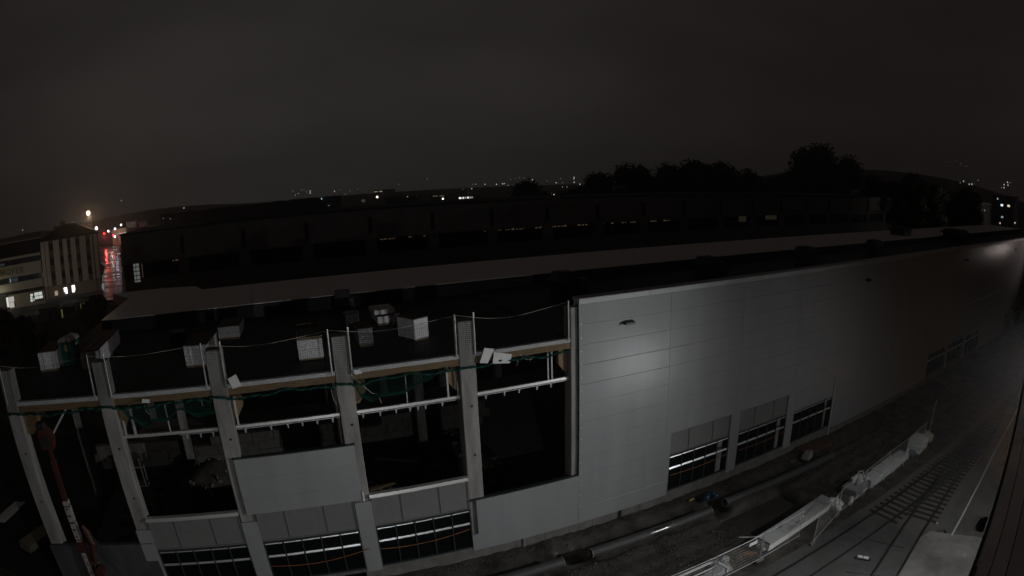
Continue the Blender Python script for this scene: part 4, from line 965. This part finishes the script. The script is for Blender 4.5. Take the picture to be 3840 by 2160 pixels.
f = MB().box(-5.3, -.04, .3, -.9, 0, 2.75).build('display_window', DARKF, sh)
LITG = emis('shop_window', (.95, 1, .9), .55)
for a, b, z0, z1 in ((-5.2, -4.5, .4, 1.1), (-5.15, -4.4, 1.2, 1.75), (-5.1, -4.2, 1.85, 2.5), (-4.2, -3.9, .5, 1.2), (-3.7, -2.4, 1.8, 2.65), (-2.3, -1.1, 1.8, 2.65), (-3.7, -2.3, .9, 1.65), (-2.2, -1.0, .9, 1.65)):
    MB().box(a, -.06, z0, b, -.042, z1).build('lit_pane', LITG, f)
f = MB().box(-13.6, -.04, -.3, -10.5, 0, 2.8).build('display_window', DARKF, sh)
for a, b, z0, z1, m in ((-13.4, -12.7, .1, 2.7, emis('shop_warm', (1, .93, .8), .75)), (-12.6, -10.7, 1.3, 2.7, emis('shop_pale', (1, .95, .88), .42)), (-12.6, -10.9, -.2, 1.2, emis('shop_pale', (1, .95, .88), .42))):
    MB().box(a, -.06, z0, b, -.042, z1).build('lit_pane', m, f)
fc = bpy.data.curves.new('sign_lettering', 'FONT'); fc.body = 'HOFER'; fc.size = 2.25; fc.extrude = .06; fc.space_character = 1.22
fc.materials.append(mat('sign_brown', (.09, .065, .045), .7))
so = bpy.data.objects.new('sign_lettering', fc); COL.objects.link(so); so.parent = sh; so.location = (-14.35, -.07, 8.55); so.rotation_euler = (radians(90), 0, 0)
bpy.context.view_layer.update(); _me = bpy.data.meshes.new_from_object(so); bpy.data.objects.remove(so)
so = put('sign_lettering', _me, sh, (-14.35, -.07, 8.55)); so.rotation_euler = (radians(90), 0, 0)
MB().box(-14.5, -.03, 8.6, -12.75, 0.0, 10.2).build('yellow_plate', mat('sign_yellow', (.30, .24, .06), .6), sh)
# things between: yard buildings, street, cars
def shed(x, y, rz, W, D, H_, m, name, label, lit=None, roofm=None):
    t = thing(name, label, 'shed', (x, y, ZG), rz)
    MB().box(0, 0, 0, W, D, H_).build('wall', m, t); MB().box(-.25, -.3, H_, W+.25, D+.2, H_+.18).build('roof', roofm or BLACK, t)
    f = MB().box(W*.55, -.04, .1, W*.55+.9, 0, 2.0).build('door', DARKF, t); MB().box(W*.55+.75, -.07, 1.0, W*.55+.82, -.04, 1.1).build('handle', GALV, t)
    for a, b, z0, z1, mm in lit or []: MB().box(a, -.08, z0, b, -.045, z1).build('lit_pane', mm, t)
    return t
GRN = emis('kiosk_slot', (.85, .85, .3), .10)
shed(-42.4, 98.2, .12, 4.4, 2.6, 2.5, mat('container_grey', (.34, .33, .31), .6, var=.2, vscale=2), 'site_container', 'pale grey site container standing before the corner block', roofm=CONC)
shed(-37.0, 98.4, .15, 3.8, 3, 2.3, CONC2, 'kiosk', 'small kiosk with one greenish lit slot, in the yard right of the pale container', [(.7, 1.0, .3, 2.1, GRN)], SW)
shed(-33.8, 104, .15, 3.6, 3, 2.3, CONC2, 'kiosk', 'flat kiosk with two greenish lit slots, further from the pale container', [(.9, 1.05, .4, 2.1, GRN), (1.7, 1.9, .4, 2.1, GRN)], SW)
def car(x, y, rz, m, label, tail=False, on=True):
    t = thing('parked_car' if not on else 'car', label, 'car', (x, y, ZG+.02), rz)
    MB().bbox(-2.1, -.85, .28, 2.1, .85, .85, .12).build('body', m, t)
    mb = MB(); mb.hexa([(-1.5, -.8, .85), (1.1, -.8, .85), (1.1, .8, .85), (-1.5, .8, .85)], [(-1.0, -.65, 1.42), (.45, -.65, 1.42), (.45, .65, 1.42), (-1.0, .65, 1.42)]); mb.build('cabin', GLASS, t)
    for a in (-1.3, 1.3):
        for b in (-.82, .82): MB().tube([(a, b-.1, .32), (a, b+.1, .32)], .32, 10).build('wheel', RUBBER, t)
    if on:
        for b in (-.6, .6):
            MB().ball((2.1, b, .65), .13, 8, 5).build('headlight', emis('headlight', (1, .95, .88), 3.0), t)
            MB().ball((-2.1, b, .7), .1, 8, 5).build('tail_light', emis('tail_light', (1, .05, .03), 1.2), t)
CAR1 = mat('car_dark', (.03, .03, .035), .25); CAR2 = mat('car_silver', (.3, .3, .31), .3)
car(-35.2, 117.8, radians(-100), CAR1, 'dark car with its headlights on, in the yard before the corner block')
car(-47.2, 99.0, radians(-95), CAR1, 'dark car with one glinting headlight, left of the pale container')
for az, r, mm, lb in ((-15.9, 372, CAR2, 'silver car on the wet street, the nearest on the right lane'), (-16.0, 414, CAR1, 'dark car on the wet street just below the red traffic light'), (-17.6, 436, CAR2, 'silver car at the left kerb far up the wet street'), (-15.55, 328, CAR2, 'pale car parked at the right kerb of the wet street')):
    x, y = polar(az, r); car(x, y, radians(-78), mm, lb)
# street
WETROAD = mat('wet_street', (.034, .031, .03), .2, spec=.7, var=.3, vscale=.15, bump=.02, bscale=.9, wet=(.12, .34, .12))
mb = MB(); mb.prism([(-37, 120), (-26, 118), (-30, 136), (-51, 214), (-78, 310), (-106, 412), (-112, 450), (-150, 475), (-130, 442), (-82, 268), (-61, 222), (-40, 141)], 'z', ZG-.3, ZG+.06); tag(mb.build('street', WETROAD), kind='structure')
mb = MB(); strip([(-33.4, 141), (-55, 218), (-92, 355), (-116, 440)], .3, ZG, ZG+.066, mb); tag(mb.build('street_marking', LINE), kind='structure')
def lamppost(x, y, z, rad, m, label, cat='street lamp', name='street_lamp', group=None, arm=1.2, parts=True, base=None):
    b = hill(x, y) if base is None else base
    t = thing(name, label, cat, (x, y, b), 0, group); h = z-b
    MB().ball((0, 0, h), rad, 10, 6).build('lamp_head', m, t, smooth=True)
    if parts:
        MB().tube([(arm, 0, 0), (arm, 0, h*.96), (arm*.6, 0, h+rad*.9), (0, 0, h+rad*.9)], max(.09, rad*.14), 6).build('pole', RUBBER, t)
    return t
def L3(az, el, r): return at(az, el, r)
YW = emis('lamp_warm', (1, .7, .4), 6); PW_ = emis('lamp_pinkwhite', (1, .9, .85), 5); BL = emis('lamp_bluewhite', (.72, .72, 1), 5); RD = emis('signal_red', (1, .014, .012), 26)
x, y, z = L3(-18.51, .71, 190); lamppost(x, y, z, .7, YW, 'big warm mast lamp glowing high above the corner block roof', 'mast lamp', 'mast_lamp')
lamp('mast_light', 'POINT', (x, y, z-1.2), 2600, (1, .68, .4), .8)
for az, el, r, m, rad, lb in ((-17.73, -.77, 330, PW_, .85, 'bright street lamp right beside the corner block eaves'), (-16.49, -1.19, 420, PW_, .7, 'white street lamp in the middle of the wet street'), (-15.77, -1.07, 430, BL, .75, 'street lamp with a bluish glow over the right kerb'), (-15.11, -.79, 520, PW_, .8, 'highest small street lamp at the far end of the wet street'), (-15.85, -1.77, 330, BL, .6, 'lower bluish lamp in front of the beige corner shop')):
    x, y, z = L3(az, el, r); lamppost(x, y, z, rad, m, lb, group='street lamps along the wet street', base=ZG)
for az, el, r, lb in ((-16.93, -1.37, 440, 'red traffic light on the left side of the wet street'), (-16.03, -1.63, 400, 'red traffic light beside the lower bluish lamp')):
    x, y, z = L3(az, el, r); lamppost(x, y, z, .42, RD, lb, 'traffic light', 'traffic_light', 'red traffic lights', base=ZG)
for az, el, r, pw, col in ((-17.2, -.9, 320, 130, (1, .85, .7)), (-16.3, -1.3, 415, 420, (1, .85, .75)), (-15.9, -1.5, 360, 110, (.85, .85, 1)), (-15.2, -.95, 430, 1100, (1, .8, .65))):
    x, y, z = L3(az, el, r); lamp('street_light', 'POINT', (x, y, min(z, 11)), pw, col, .5)
x, y, z = L3(-16.9, -1.5, 425); lamp('signal_light', 'POINT', (x, y, 6.5), 2200, (1, .07, .06), .4)
x, y, z = L3(-17.6, -6.11, 138); t = thing('oval_sign', 'small pale oval sign on a post at the near end of the street', 'sign', (x, y, ZG)); MB().tube([(0, 0, 0), (0, 0, 2.2)], .06, 6).build('post', RUBBER, t); MB().ball((0, 0, z-ZG), .8, 12, 8, (.45, .15, 1)).build('oval', emis('oval_sign', (.8, .9, 1), .16), t)
# right side of the street
def block(az0, az1, el_t, r, m, label, name='town_building', cat='building', dep=12, windows=None, roof=None, z0=None):
    xa, ya = polar(az0, r); xb, yb = polar(az1, r); W = math.hypot(xb-xa, yb-ya); zt = CZ+r*math.tan(radians(el_t)); b = z0 if z0 is not None else min(hill(xa, ya), hill(xb, yb))-.3
    t = thing(name, label, cat, (xa, ya, b), math.atan2(yb-ya, xb-xa))
    MB().box(0, 0, 0, W, dep, zt-b).build('wall', m, t); MB().box(-.3, -.3, zt-b, W+.3, dep+.3, zt-b+.35).build('roof', roof or HALL, t)
    for u, e0, e1, wd, mm in windows or []:
        z0_ = CZ+r*math.tan(radians(e0))-b; z1_ = CZ+r*math.tan(radians(e1))-b
        f = MB().box(u*W-.15, -.12, z0_-.15, u*W+wd+.15, 0, z1_+.15).build('window', DARKF, t); MB().box(u*W, -.18, z0_, u*W+wd, -.12, z1_).build('lit_pane', mm, f)
    return t
BEI = mat('beige_wall', (.45, .38, .28), .8, var=.1, vscale=.3)
SHOPW = emis('far_shop', (1, .85, .65), .7)
corner = block(-16.1, -14.6, -1.13, 440, BEI, 'beige corner shop with dark scrawled marks, lit by the street lamps', windows=[(.28, -1.62, -1.54, 1.6, SHOPW), (.5, -1.6, -1.52, 2.0, SHOPW), (.7, -1.58, -1.5, 1.2, SHOPW), (.85, -1.58, -1.5, 1.4, SHOPW)])
for k, (a, b_, c, d_) in enumerate(((2.5, 5.2, 3.2, 5.6), (3.5, 6.3, 3.6, 3.8), (5.6, 5.0, 5.8, 5.4), (6.4, 3.0, 6.6, 6.6), (7.4, 2.6, 7.6, 6.8), (8.2, 4.2, 9.0, 4.4))): MB().box(min(a, c), -.05, min(b_, d_)+1.5, max(a, c)+.15, -.0, max(b_, d_)+1.5).build('scrawled_mark', DARKF, corner)
fac = block(-14.58, -13.54, -.58, 470, PL2, 'tall banded facade with pale lit balcony strips behind the corner shop')
W_ = 8.6
for k, e_ in enumerate((-.72, -.84, -.98, -1.1)): MB().box(.3+.4*k, -.3, CZ+470*math.tan(radians(e_))-hill(*polar(-14.58, 470)), W_-.3, 0, CZ+470*math.tan(radians(e_))-hill(*polar(-14.58, 470))+.42).build('balcony_strip', emis('balcony', (1, .75, .62), .18 if k % 2 else .10), fac)
block(-13.62, -13.28, -.5, 450, RUBBER, 'black narrow tower beside the banded facade', 'stair_tower', 'tower', 5)
block(-13.25, -12.33, -.77, 430, HALLW, 'pale cube building over the left end of the dark hall', windows=[(.2, -.75, -.7, .8, WARM), (.5, -.73, -.69, .6, WARM)])
block(-13.2, -12.4, -1.3, 415, RUBBER, 'dark low front before the pale cube building')
block(-12.3, -11.1, -1.2, 400, HALLW, 'low pale roofed shed right of the pale cube building')
block(-11, -4.5, -.35, 380, mat('far_dark', (.03, .03, .032), .9), 'broad dark factory block behind the left end of the hall', windows=[(.15, -.9, -.8, .9, emis('dim_blue', (.6, .8, 1), .12)), (.04, -.75, -.65, .6, emis('dim_blue', (.6, .8, 1), .12))])
bw = emis('blue_point', (.6, .8, 1), 1.6)
d1 = block(.6, 7.0, -.3, 330, mat('far_dark', (.03, .03, .032), .9), 'dark flat roofed works building carrying two bluish lamps')
for az, el in ((1.74, -.45), (5.09, -.45)):
    x, y, z = L3(az, el, 328); lamppost(x, y, z, .5, bw, 'bluish yard lamp on the dark works building, the left one' if az < 3 else 'bluish yard lamp on the dark works building, the right one', 'wall lamp', 'works_lamp', 'bluish works lamps')
block(2.2, 6.6, -1.05, 250, mat('far_mid', (.10, .10, .105), .9), 'low grey shed roof just over the old hall', windows=[(.8, -1.15, -1.08, .8, emis('dim_white', (.9, 1, .95), .12))])
sg = thing('bird_shaped_sign', 'pale ragged sign board standing over the dark town roofs', 'sign', L3(9.15, -1.05, 300))
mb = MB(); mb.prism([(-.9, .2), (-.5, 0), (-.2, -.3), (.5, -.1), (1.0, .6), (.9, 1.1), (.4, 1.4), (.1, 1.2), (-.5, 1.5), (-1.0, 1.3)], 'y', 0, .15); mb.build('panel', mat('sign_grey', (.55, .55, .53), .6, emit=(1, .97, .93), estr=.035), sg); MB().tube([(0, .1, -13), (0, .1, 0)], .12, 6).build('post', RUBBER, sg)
# lit hall far off, in the middle
GH = emis('hall_window', (1, .98, .9), 1.5)
block(17.8, 20.2, -.95, 560, HALL, 'far factory hall with a row of bright white windows', windows=[(.18, -1.3, -1.14, 2.2, GH), (.32, -1.3, -1.14, 1.2, GH), (.40, -1.29, -1.14, 1.4, emis('hall_window_dim', (1, .98, .9), .5)), (.5, -1.28, -1.13, 1.6, GH), (.6, -1.28, -1.13, 1.6, emis('hall_window_dim', (1, .98, .9), .5)), (.7, -1.27, -1.13, .7, emis('hall_window_dim', (1, .98, .9), .5))])
block(11.2, 14.6, -.72, 520, mat('far_dark', (.03, .03, .032), .9), 'dark far building under two faint lamps', windows=[(.62, -.84, -.78, 1.0, LITP), (.9, -.87, -.81, .8, WARM)])
block(10.2, 12.2, -.02, 760, mat('far_pale', (.3, .3, .3), .8), 'faint pale long building on the far rise, lit at its left', windows=[(.02, -.19, -.12, 2.0, LITP), (.12, -.19, -.12, 1.5, LITP), (.25, -.19, -.12, 4.0, LITP)])
block(15.4, 17.2, -.78, 540, mat('far_dark', (.03, .03, .032), .9), 'dark far building with two pale slots and a bright lamp', windows=[(.2, -.93, -.88, 4.5, emis('slot', (1, .9, .75), .16)), (.55, -.95, -.9, 4.5, emis('slot', (1, .9, .75), .16))])
block(-26.4, -23.7, -.3, 240, mat('far_mid', (.10, .10, .105), .9), 'pale roofed building just above the shop roof ridge')
block(-22.4, -21.7, -.1, 230, mat('brick_red', (.16, .07, .045), .85), 'reddish chimney block behind the corner block roof', 'chimney_block', 'chimney', 4)
# right hand apartment house
apt = block(71.2, 74.1, .12, 215, mat('apartment_wall', (.16, .15, .155), .8), 'grey apartment house with four lit windows at the right border', dep=14,
  windows=[(.18, -.24, -.08, .5, COOL), (.32, -.78, -.6, 1.0, emis('flat_cool', (.85, .95, 1), 1.1)), (.58, -.78, -.6, 1.0, emis('flat_warm', (1, .85, .6), .9)), (.34, -1.82, -1.66, .9, emis('flat_blue', (.7, .9, 1), .35))])
block(69.0, 71.0, -.75, 200, mat('apartment_dark', (.07, .065, .06), .8), 'dark house with one pale square window left of the apartment house', windows=[(.25, -1.32, -1.12, .9, emis('flat_pale', (1, .92, .8), .5)), (.66, -1.34, -1.28, .3, emis('flat_pale', (1, .92, .8), .5))])
block(65.6, 68.6, .1, 260, mat('apartment_dark', (.07, .065, .06), .8), 'dark house with a pale eaves line behind the trees at right', roof=mat('eaves_pale', (.35, .30, .2), .7), windows=[(.45, -.82, -.76, 2.2, emis('slot', (1, .9, .75), .16))])
for k, (az, el, lb) in enumerate(((69.93, -2.31, 'dim lamp at the roof end below the pale square window'), (72.08, -2.31, 'dim lamp at the roof end below the apartment house'), (73.75, -2.13, 'dim lamp at the right border below the apartment house'))):
    x, y, z = L3(az, el, 190); lamppost(x, y, z, .28, emis('roof_end_lamp', (1, .85, .75), .45), lb, 'lamp', 'path_lamp', 'dim path lamps')
# the town: lamps and lit houses, far off
FW = emis('far_white', (1, .95, .85), .6); FY = emis('far_yellow', (1, .75, .4), .5); FC = emis('far_cool', (.85, .95, 1), .5); FD = emis('far_dim', (1, .9, .75), .2)
pts = [(10.48, -.66, 560, emis('far_orange_big', (1, .78, .5), 5), .95, 'bright orange lamp over the dark town left of the middle'), (27.25, -1.3, 470, emis('far_pink_big', (1, .82, .75), 6), .9, 'bright pinkish lamp at the edge of the old hall roof between round trees'), (30.52, -1.22, 480, FW, .6, 'white lamp at the foot of the round tree beside the pinkish lamp'), (16.71, -1.2, 500, emis('far_cream', (1, .95, .75), 3), .75, 'cream lamp left of the row of bright hall windows'), (-25.74, .14, 420, FY, .4, 'single orange lamp over the roofs at the far left'), (-8.53, .01, 520, FY, .55, 'single orange lamp over the broad dark factory block'), (-14.95, 1.43, 700, FC, .6, 'cool double lamp floating high on the left hillside')]
for az, el, r, m, rad, lb in pts:
    x, y, z = L3(az, el, r); lamppost(x, y, z, rad, m, lb, 'lamp', 'far_lamp', 'single lamps of the far town', base=min(hill(x, y), z-3))
far = [(2.89, .25, FY), (3.72, .34, FD), (4.06, .39, FW), (4.06, .2, FW), (2.6, .12, FY), (6.41, .18, FW), (6.99, .3, FD), (7.45, -.21, FD), (13.32, -.81, FY), (14.36, -.84, FD), (19.46, -.37, FW), (19.86, .04, FY), (19.6, .04, FD), (20.74, -.02, FW), (21.82, -.06, FW), (22.38, -.03, FW), (22.55, -.03, FW), (18.66, -.4, FD), (22.9, -.2, FY), (2.37, .53, FD), (3.2, .55, FD), (3.44, .58, FD),
  (29.16, .39, FW), (29.13, .25, FW), (29.15, -.08, FW), (29.69, -.28, FW), (28.07, -.1, FD), (27.46, -.09, FW), (25.22, .27, FW), (33.67, -.02, FC), (33.9, -.02, FD), (28.05, -.5, FY), (28.46, -.51, FY), (24.01, .5, FD), (26.6, .1, FD), (27.9, .3, FD), (-20.3, .06, FC), (-20.05, .1, FC), (-19.22, .05, FC), (-18.8, 0, FC), (7.9, .1, FD), (8.6, .2, FD), (23.2, .35, FD), (23.6, .42, FD), (24.4, .45, FD), (15.3, .75, FD), (12.6, .4, FD),
  (66.69, 2.78, FD), (67.81, 2.68, FD), (67.9, 2.55, FD), (68.3, 2.5, FD), (68.51, 2.53, FD), (67.3, 2.9, FD), (66.2, 2.75, FD), (68.06, 1.12, FC), (68.67, .9, FC), (68.97, .92, FW), (67.7, .95, FD), (69.66, 1.33, FD), (72.91, 1.4, FW), (72.51, 1.15, FC), (72.96, 1.14, FC), (72.23, .86, FD), (72.51, .88, FC), (73.2, 1.38, FD)]
for az, el, m in far:
    r = 640 if az < 40 else 520
    if el > 2: r = 960
    x, y, z = L3(az, el, r)
    rad = .6 if m is FW or m is FC else .45
    hue = {id(FW): 'small white', id(FY): 'small yellowish', id(FC): 'small cool white', id(FD): 'faint dim'}[id(m)]
    where = ('just over the roof of the corner block' if az < -15 else 'above the dark works building' if az < 5.2 else 'right of the dark works building' if az < 9.5 else 'left of the faint pale long building' if az < 13.4 else 'over the dark far building with two slots' if az < 17.6 else 'above the row of bright hall windows' if az < 23.1 else 'above the round tree farthest left' if az < 26 else 'on the rise above the pinkish lamp' if az < 28.8 else 'in the upright string over the lowest bushy tree' if az < 31 else 'between the upright tree and the peaked tree')
    lb = hue+' far town light '+where if az < 40 else ('faint light point of the hamlet high on the right hillside' if el > 2 else 'light point on the slope above the apartment house at right')
    gp = 'light points of the far town' if az < 40 else ('hamlet lights on the right hillside' if el > 2 else 'light points on the right slope')
    b = min(hill(x, y), z-2.5)
    t = thing('far_light', lb, 'lamp', (x, y, b), 0, gp)
    MB().ball((0, 0, z-b), rad, 8, 5).build('lamp_head', m, t); MB().tube([(0, .3, 0), (0, .3, z-b)], .12, 5).build('pole', RUBBER, t)
x, y, z = L3(56.18, -2.5, 170); lamppost(x, y, 11.4, .16, FC, 'small cold lamp at the foot of the pale hall panels', 'lamp', 'gate_lamp', base=ZG)

lamp('gate_light', 'POINT', (192, 42, 15), 520, (1, .97, .95), .4)
# ------------------------------------------------------------------ trees
LEAF = mat('night_foliage', (.045, .05, .03), .8, var=.5, vscale=.7); BARK = mat('bark', (.05, .04, .03), .9)
def tree(az, r, el_top, wdeg, label, dens=1.0, shape=1.0, m=LEAF, name='broadleaf_tree', group='trees behind the old hall', low=.06):
    x, y = polar(az, r); b = hill(x, y); h = CZ+r*math.tan(radians(el_top))-b; w_ = r*radians(wdeg)*.8
    t = thing(name, label, 'tree', (x, y, b), 0, group)
    mb = MB(); mb.tube([(0, 0, 0), (.1, 0, h*.2), (0, .1, h*.45), (.1, 0, h*.8)], [h*.028, h*.022, h*.016, h*.005], 7)
    cl = []
    n = 15
    for k in range(n):
        a = rnd.uniform(0, 2*pi); zz = h*(low+.12+(.78-low)*((k+.5)/n)); rad_ = w_*sqrt(max(.05, 1-((zz/h-.52)/.52)**2))*rnd.uniform(.3, .72)
        c = Vector((cos(a)*rad_, sin(a)*rad_, zz)); cl.append((c, w_*rnd.uniform(.42, .62)))
        mb.tube([(0, 0, zz*.7), (c.x*.5, c.y*.5, zz*.86), tuple(c)], [h*.012, h*.008, h*.003], 5)
    cl.append((Vector((0, 0, h-w_*.42)), w_*.42)); cl.append((Vector((0, 0, h*.55)), w_*.5))
    mb.build('trunk', BARK, t)
    mb = MB(); per = int(330*dens)
    for c, cr in cl:
        for k in range(per):
            d = Vector((rnd.gauss(0, 1), rnd.gauss(0, 1), rnd.gauss(0, 1))).normalized()*cr*(rnd.uniform(.6, 1.02))
            p = c+Vector((d.x, d.y, d.z*.85)); s = rnd.uniform(.28, .6)*max(.8, w_/7)
            e1 = Vector((rnd.uniform(-1, 1), rnd.uniform(-1, 1), rnd.uniform(-.6, .6))).normalized()*s; e2 = e1.cross(Vector((rnd.uniform(-1, 1), rnd.uniform(-1, 1), rnd.uniform(-1, 1)))).normalized()*s*.7
            mb.add([p-e1, p+e2*.6, p+e1, p-e2*.6], [(0, 1, 2, 3)])
    for c, cr in cl:
        for q in range(3): mb.ball((c.x+rnd.uniform(-.2, .2)*cr, c.y+rnd.uniform(-.2, .2)*cr, c.z+rnd.uniform(-.2, .2)*cr), cr*rnd.uniform(.5, .72), 7, 5, (1, 1, rnd.uniform(.7, .95)))
    mb.build('crown', m, t)
    return t
tree(24.7, 150, .3, 3.0, 'round tree farthest left over the old hall roof, left of the pinkish lamp')
tree(29.2, 150, -.5, 2.7, 'lowest bushy tree, right of the pinkish lamp')
tree(32.1, 150, 1.0, 3.2, 'upright tree right of the lowest bushy one')
tree(35.5, 155, 1.72, 3.6, 'peaked tree left of the broad dark tree group')
tree(38.9, 158, 1.5, 3.4, 'left shoulder tree of the broad dark group')
tree(41.3, 160, 2.0, 3.8, 'tallest middle tree of the broad dark group')
tree(43.8, 160, 1.8, 3.6, 'right shoulder tree of the broad dark group')
tree(46.4, 170, 1.0, 3.4, 'lower tree stepping down right of the broad dark group')
tree(49.0, 300, .65, 3.2, 'small tree in the dip between the two large groups')
tree(52.4, 360, 3.35, 4.0, 'highest hazy tree at right of the middle')
tree(55.0, 360, 2.2, 3.6, 'hazy tree leaning on the right of the highest one')
tree(58.4, 185, 1.15, 2.6, 'round tree over the pale hall panels')
tree(60.4, 190, .8, 2.4, 'low tree between the two round ones over the pale panels')
tree(62.4, 190, 1.45, 2.8, 'dark round tree above the right end of the old hall')
tree(65.1, 195, .85, 2.3, 'tree just right of the end of the old hall')
tree(67.9, 180, .5, 3.0, 'dark tree before the house with the pale eaves line')
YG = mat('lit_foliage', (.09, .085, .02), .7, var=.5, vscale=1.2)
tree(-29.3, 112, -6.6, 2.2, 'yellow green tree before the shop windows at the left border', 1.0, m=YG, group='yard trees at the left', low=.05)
tree(-26.9, 100, -7.3, 1.5, 'dark yard tree between the shop window and the pale container', .9, group='yard trees at the left', low=.05)
tree(-18.9, 112, -6.9, 1.9, 'slim dark tree in the yard by the near street corner', .8, group='yard trees at the left', low=.05)
tree(-23.8, 90, -9.0, 2.2, 'low dark bush in the yard in front of the pale container', .8, group='yard trees at the left', low=.02)
x, y = polar(-29.0, 100); lamp('shop_light', 'POINT', (-68, 121, 3.0), 260, (1, .95, .75), .5)
lamp('block_front_fill', 'SPOT', (-48, 106, 6), 1000, (1, .86, .74), .4, aim=(-48, 130, 9), size=150, blend=.8)  # added, unseen spot that brightens the corner block and shop fronts

# sodium and white lamps at the far right of the yard
SOD = emis('sodium', (1, .5, .12), 3)
t = thing('sodium_wall_lamp', 'orange wall lamp on the office building beyond the right border', 'lamp', (70.3, -13.6, 4.6)); MB().ball((0, 0, 0), .12, 8, 5).build('globe', SOD, t); MB().tube([(0, 0, .2), (0, -.9, .3)], .03, 5).build('bracket', RUBBER, t)
lamp('sodium_light', 'POINT', (70.8, -13.3, 4.4), 80, (1, .48, .14), .15)
lamp('far_yard_light', 'SPOT', (116.5, -7.5, 14.0), 900, (1, .82, .78), .3, aim=(108.5, 0, 12.3), size=74, blend=1)
t = thing('far_yard_lamp', 'far yard lamp on a pole before the right end of the new hall', 'lamp', (118, -7.2, ZG)); MB().tube([(0, 0, 0), (0, 0, 15.6)], .09, 6).build('pole', RUBBER, t); MB().bbox(-.3, -.5, 15.1, .3, .2, 15.3, .03).build('lamp_head', RUBBER, t)

# ------------------------------------------------------------------ damp night air
HAZE = .0006
if HAZE:
    hm = bpy.data.materials.new('haze'); hm.use_nodes = True; ht = hm.node_tree; ht.nodes.clear()
    o_ = ht.nodes.new('ShaderNodeOutputMaterial'); pv = ht.nodes.new('ShaderNodeVolumePrincipled')
    pv.inputs['Color'].default_value = (.93, .92, .92, 1); pv.inputs['Density'].default_value = HAZE; pv.inputs['Anisotropy'].default_value = .82
    ht.links.new(pv.outputs[0], o_.inputs['Volume'])
    hz = MB().box(-1050, -1060, ZG-3, 1080, 1020, 72).build('haze', hm); hz['kind'] = 'stuff'
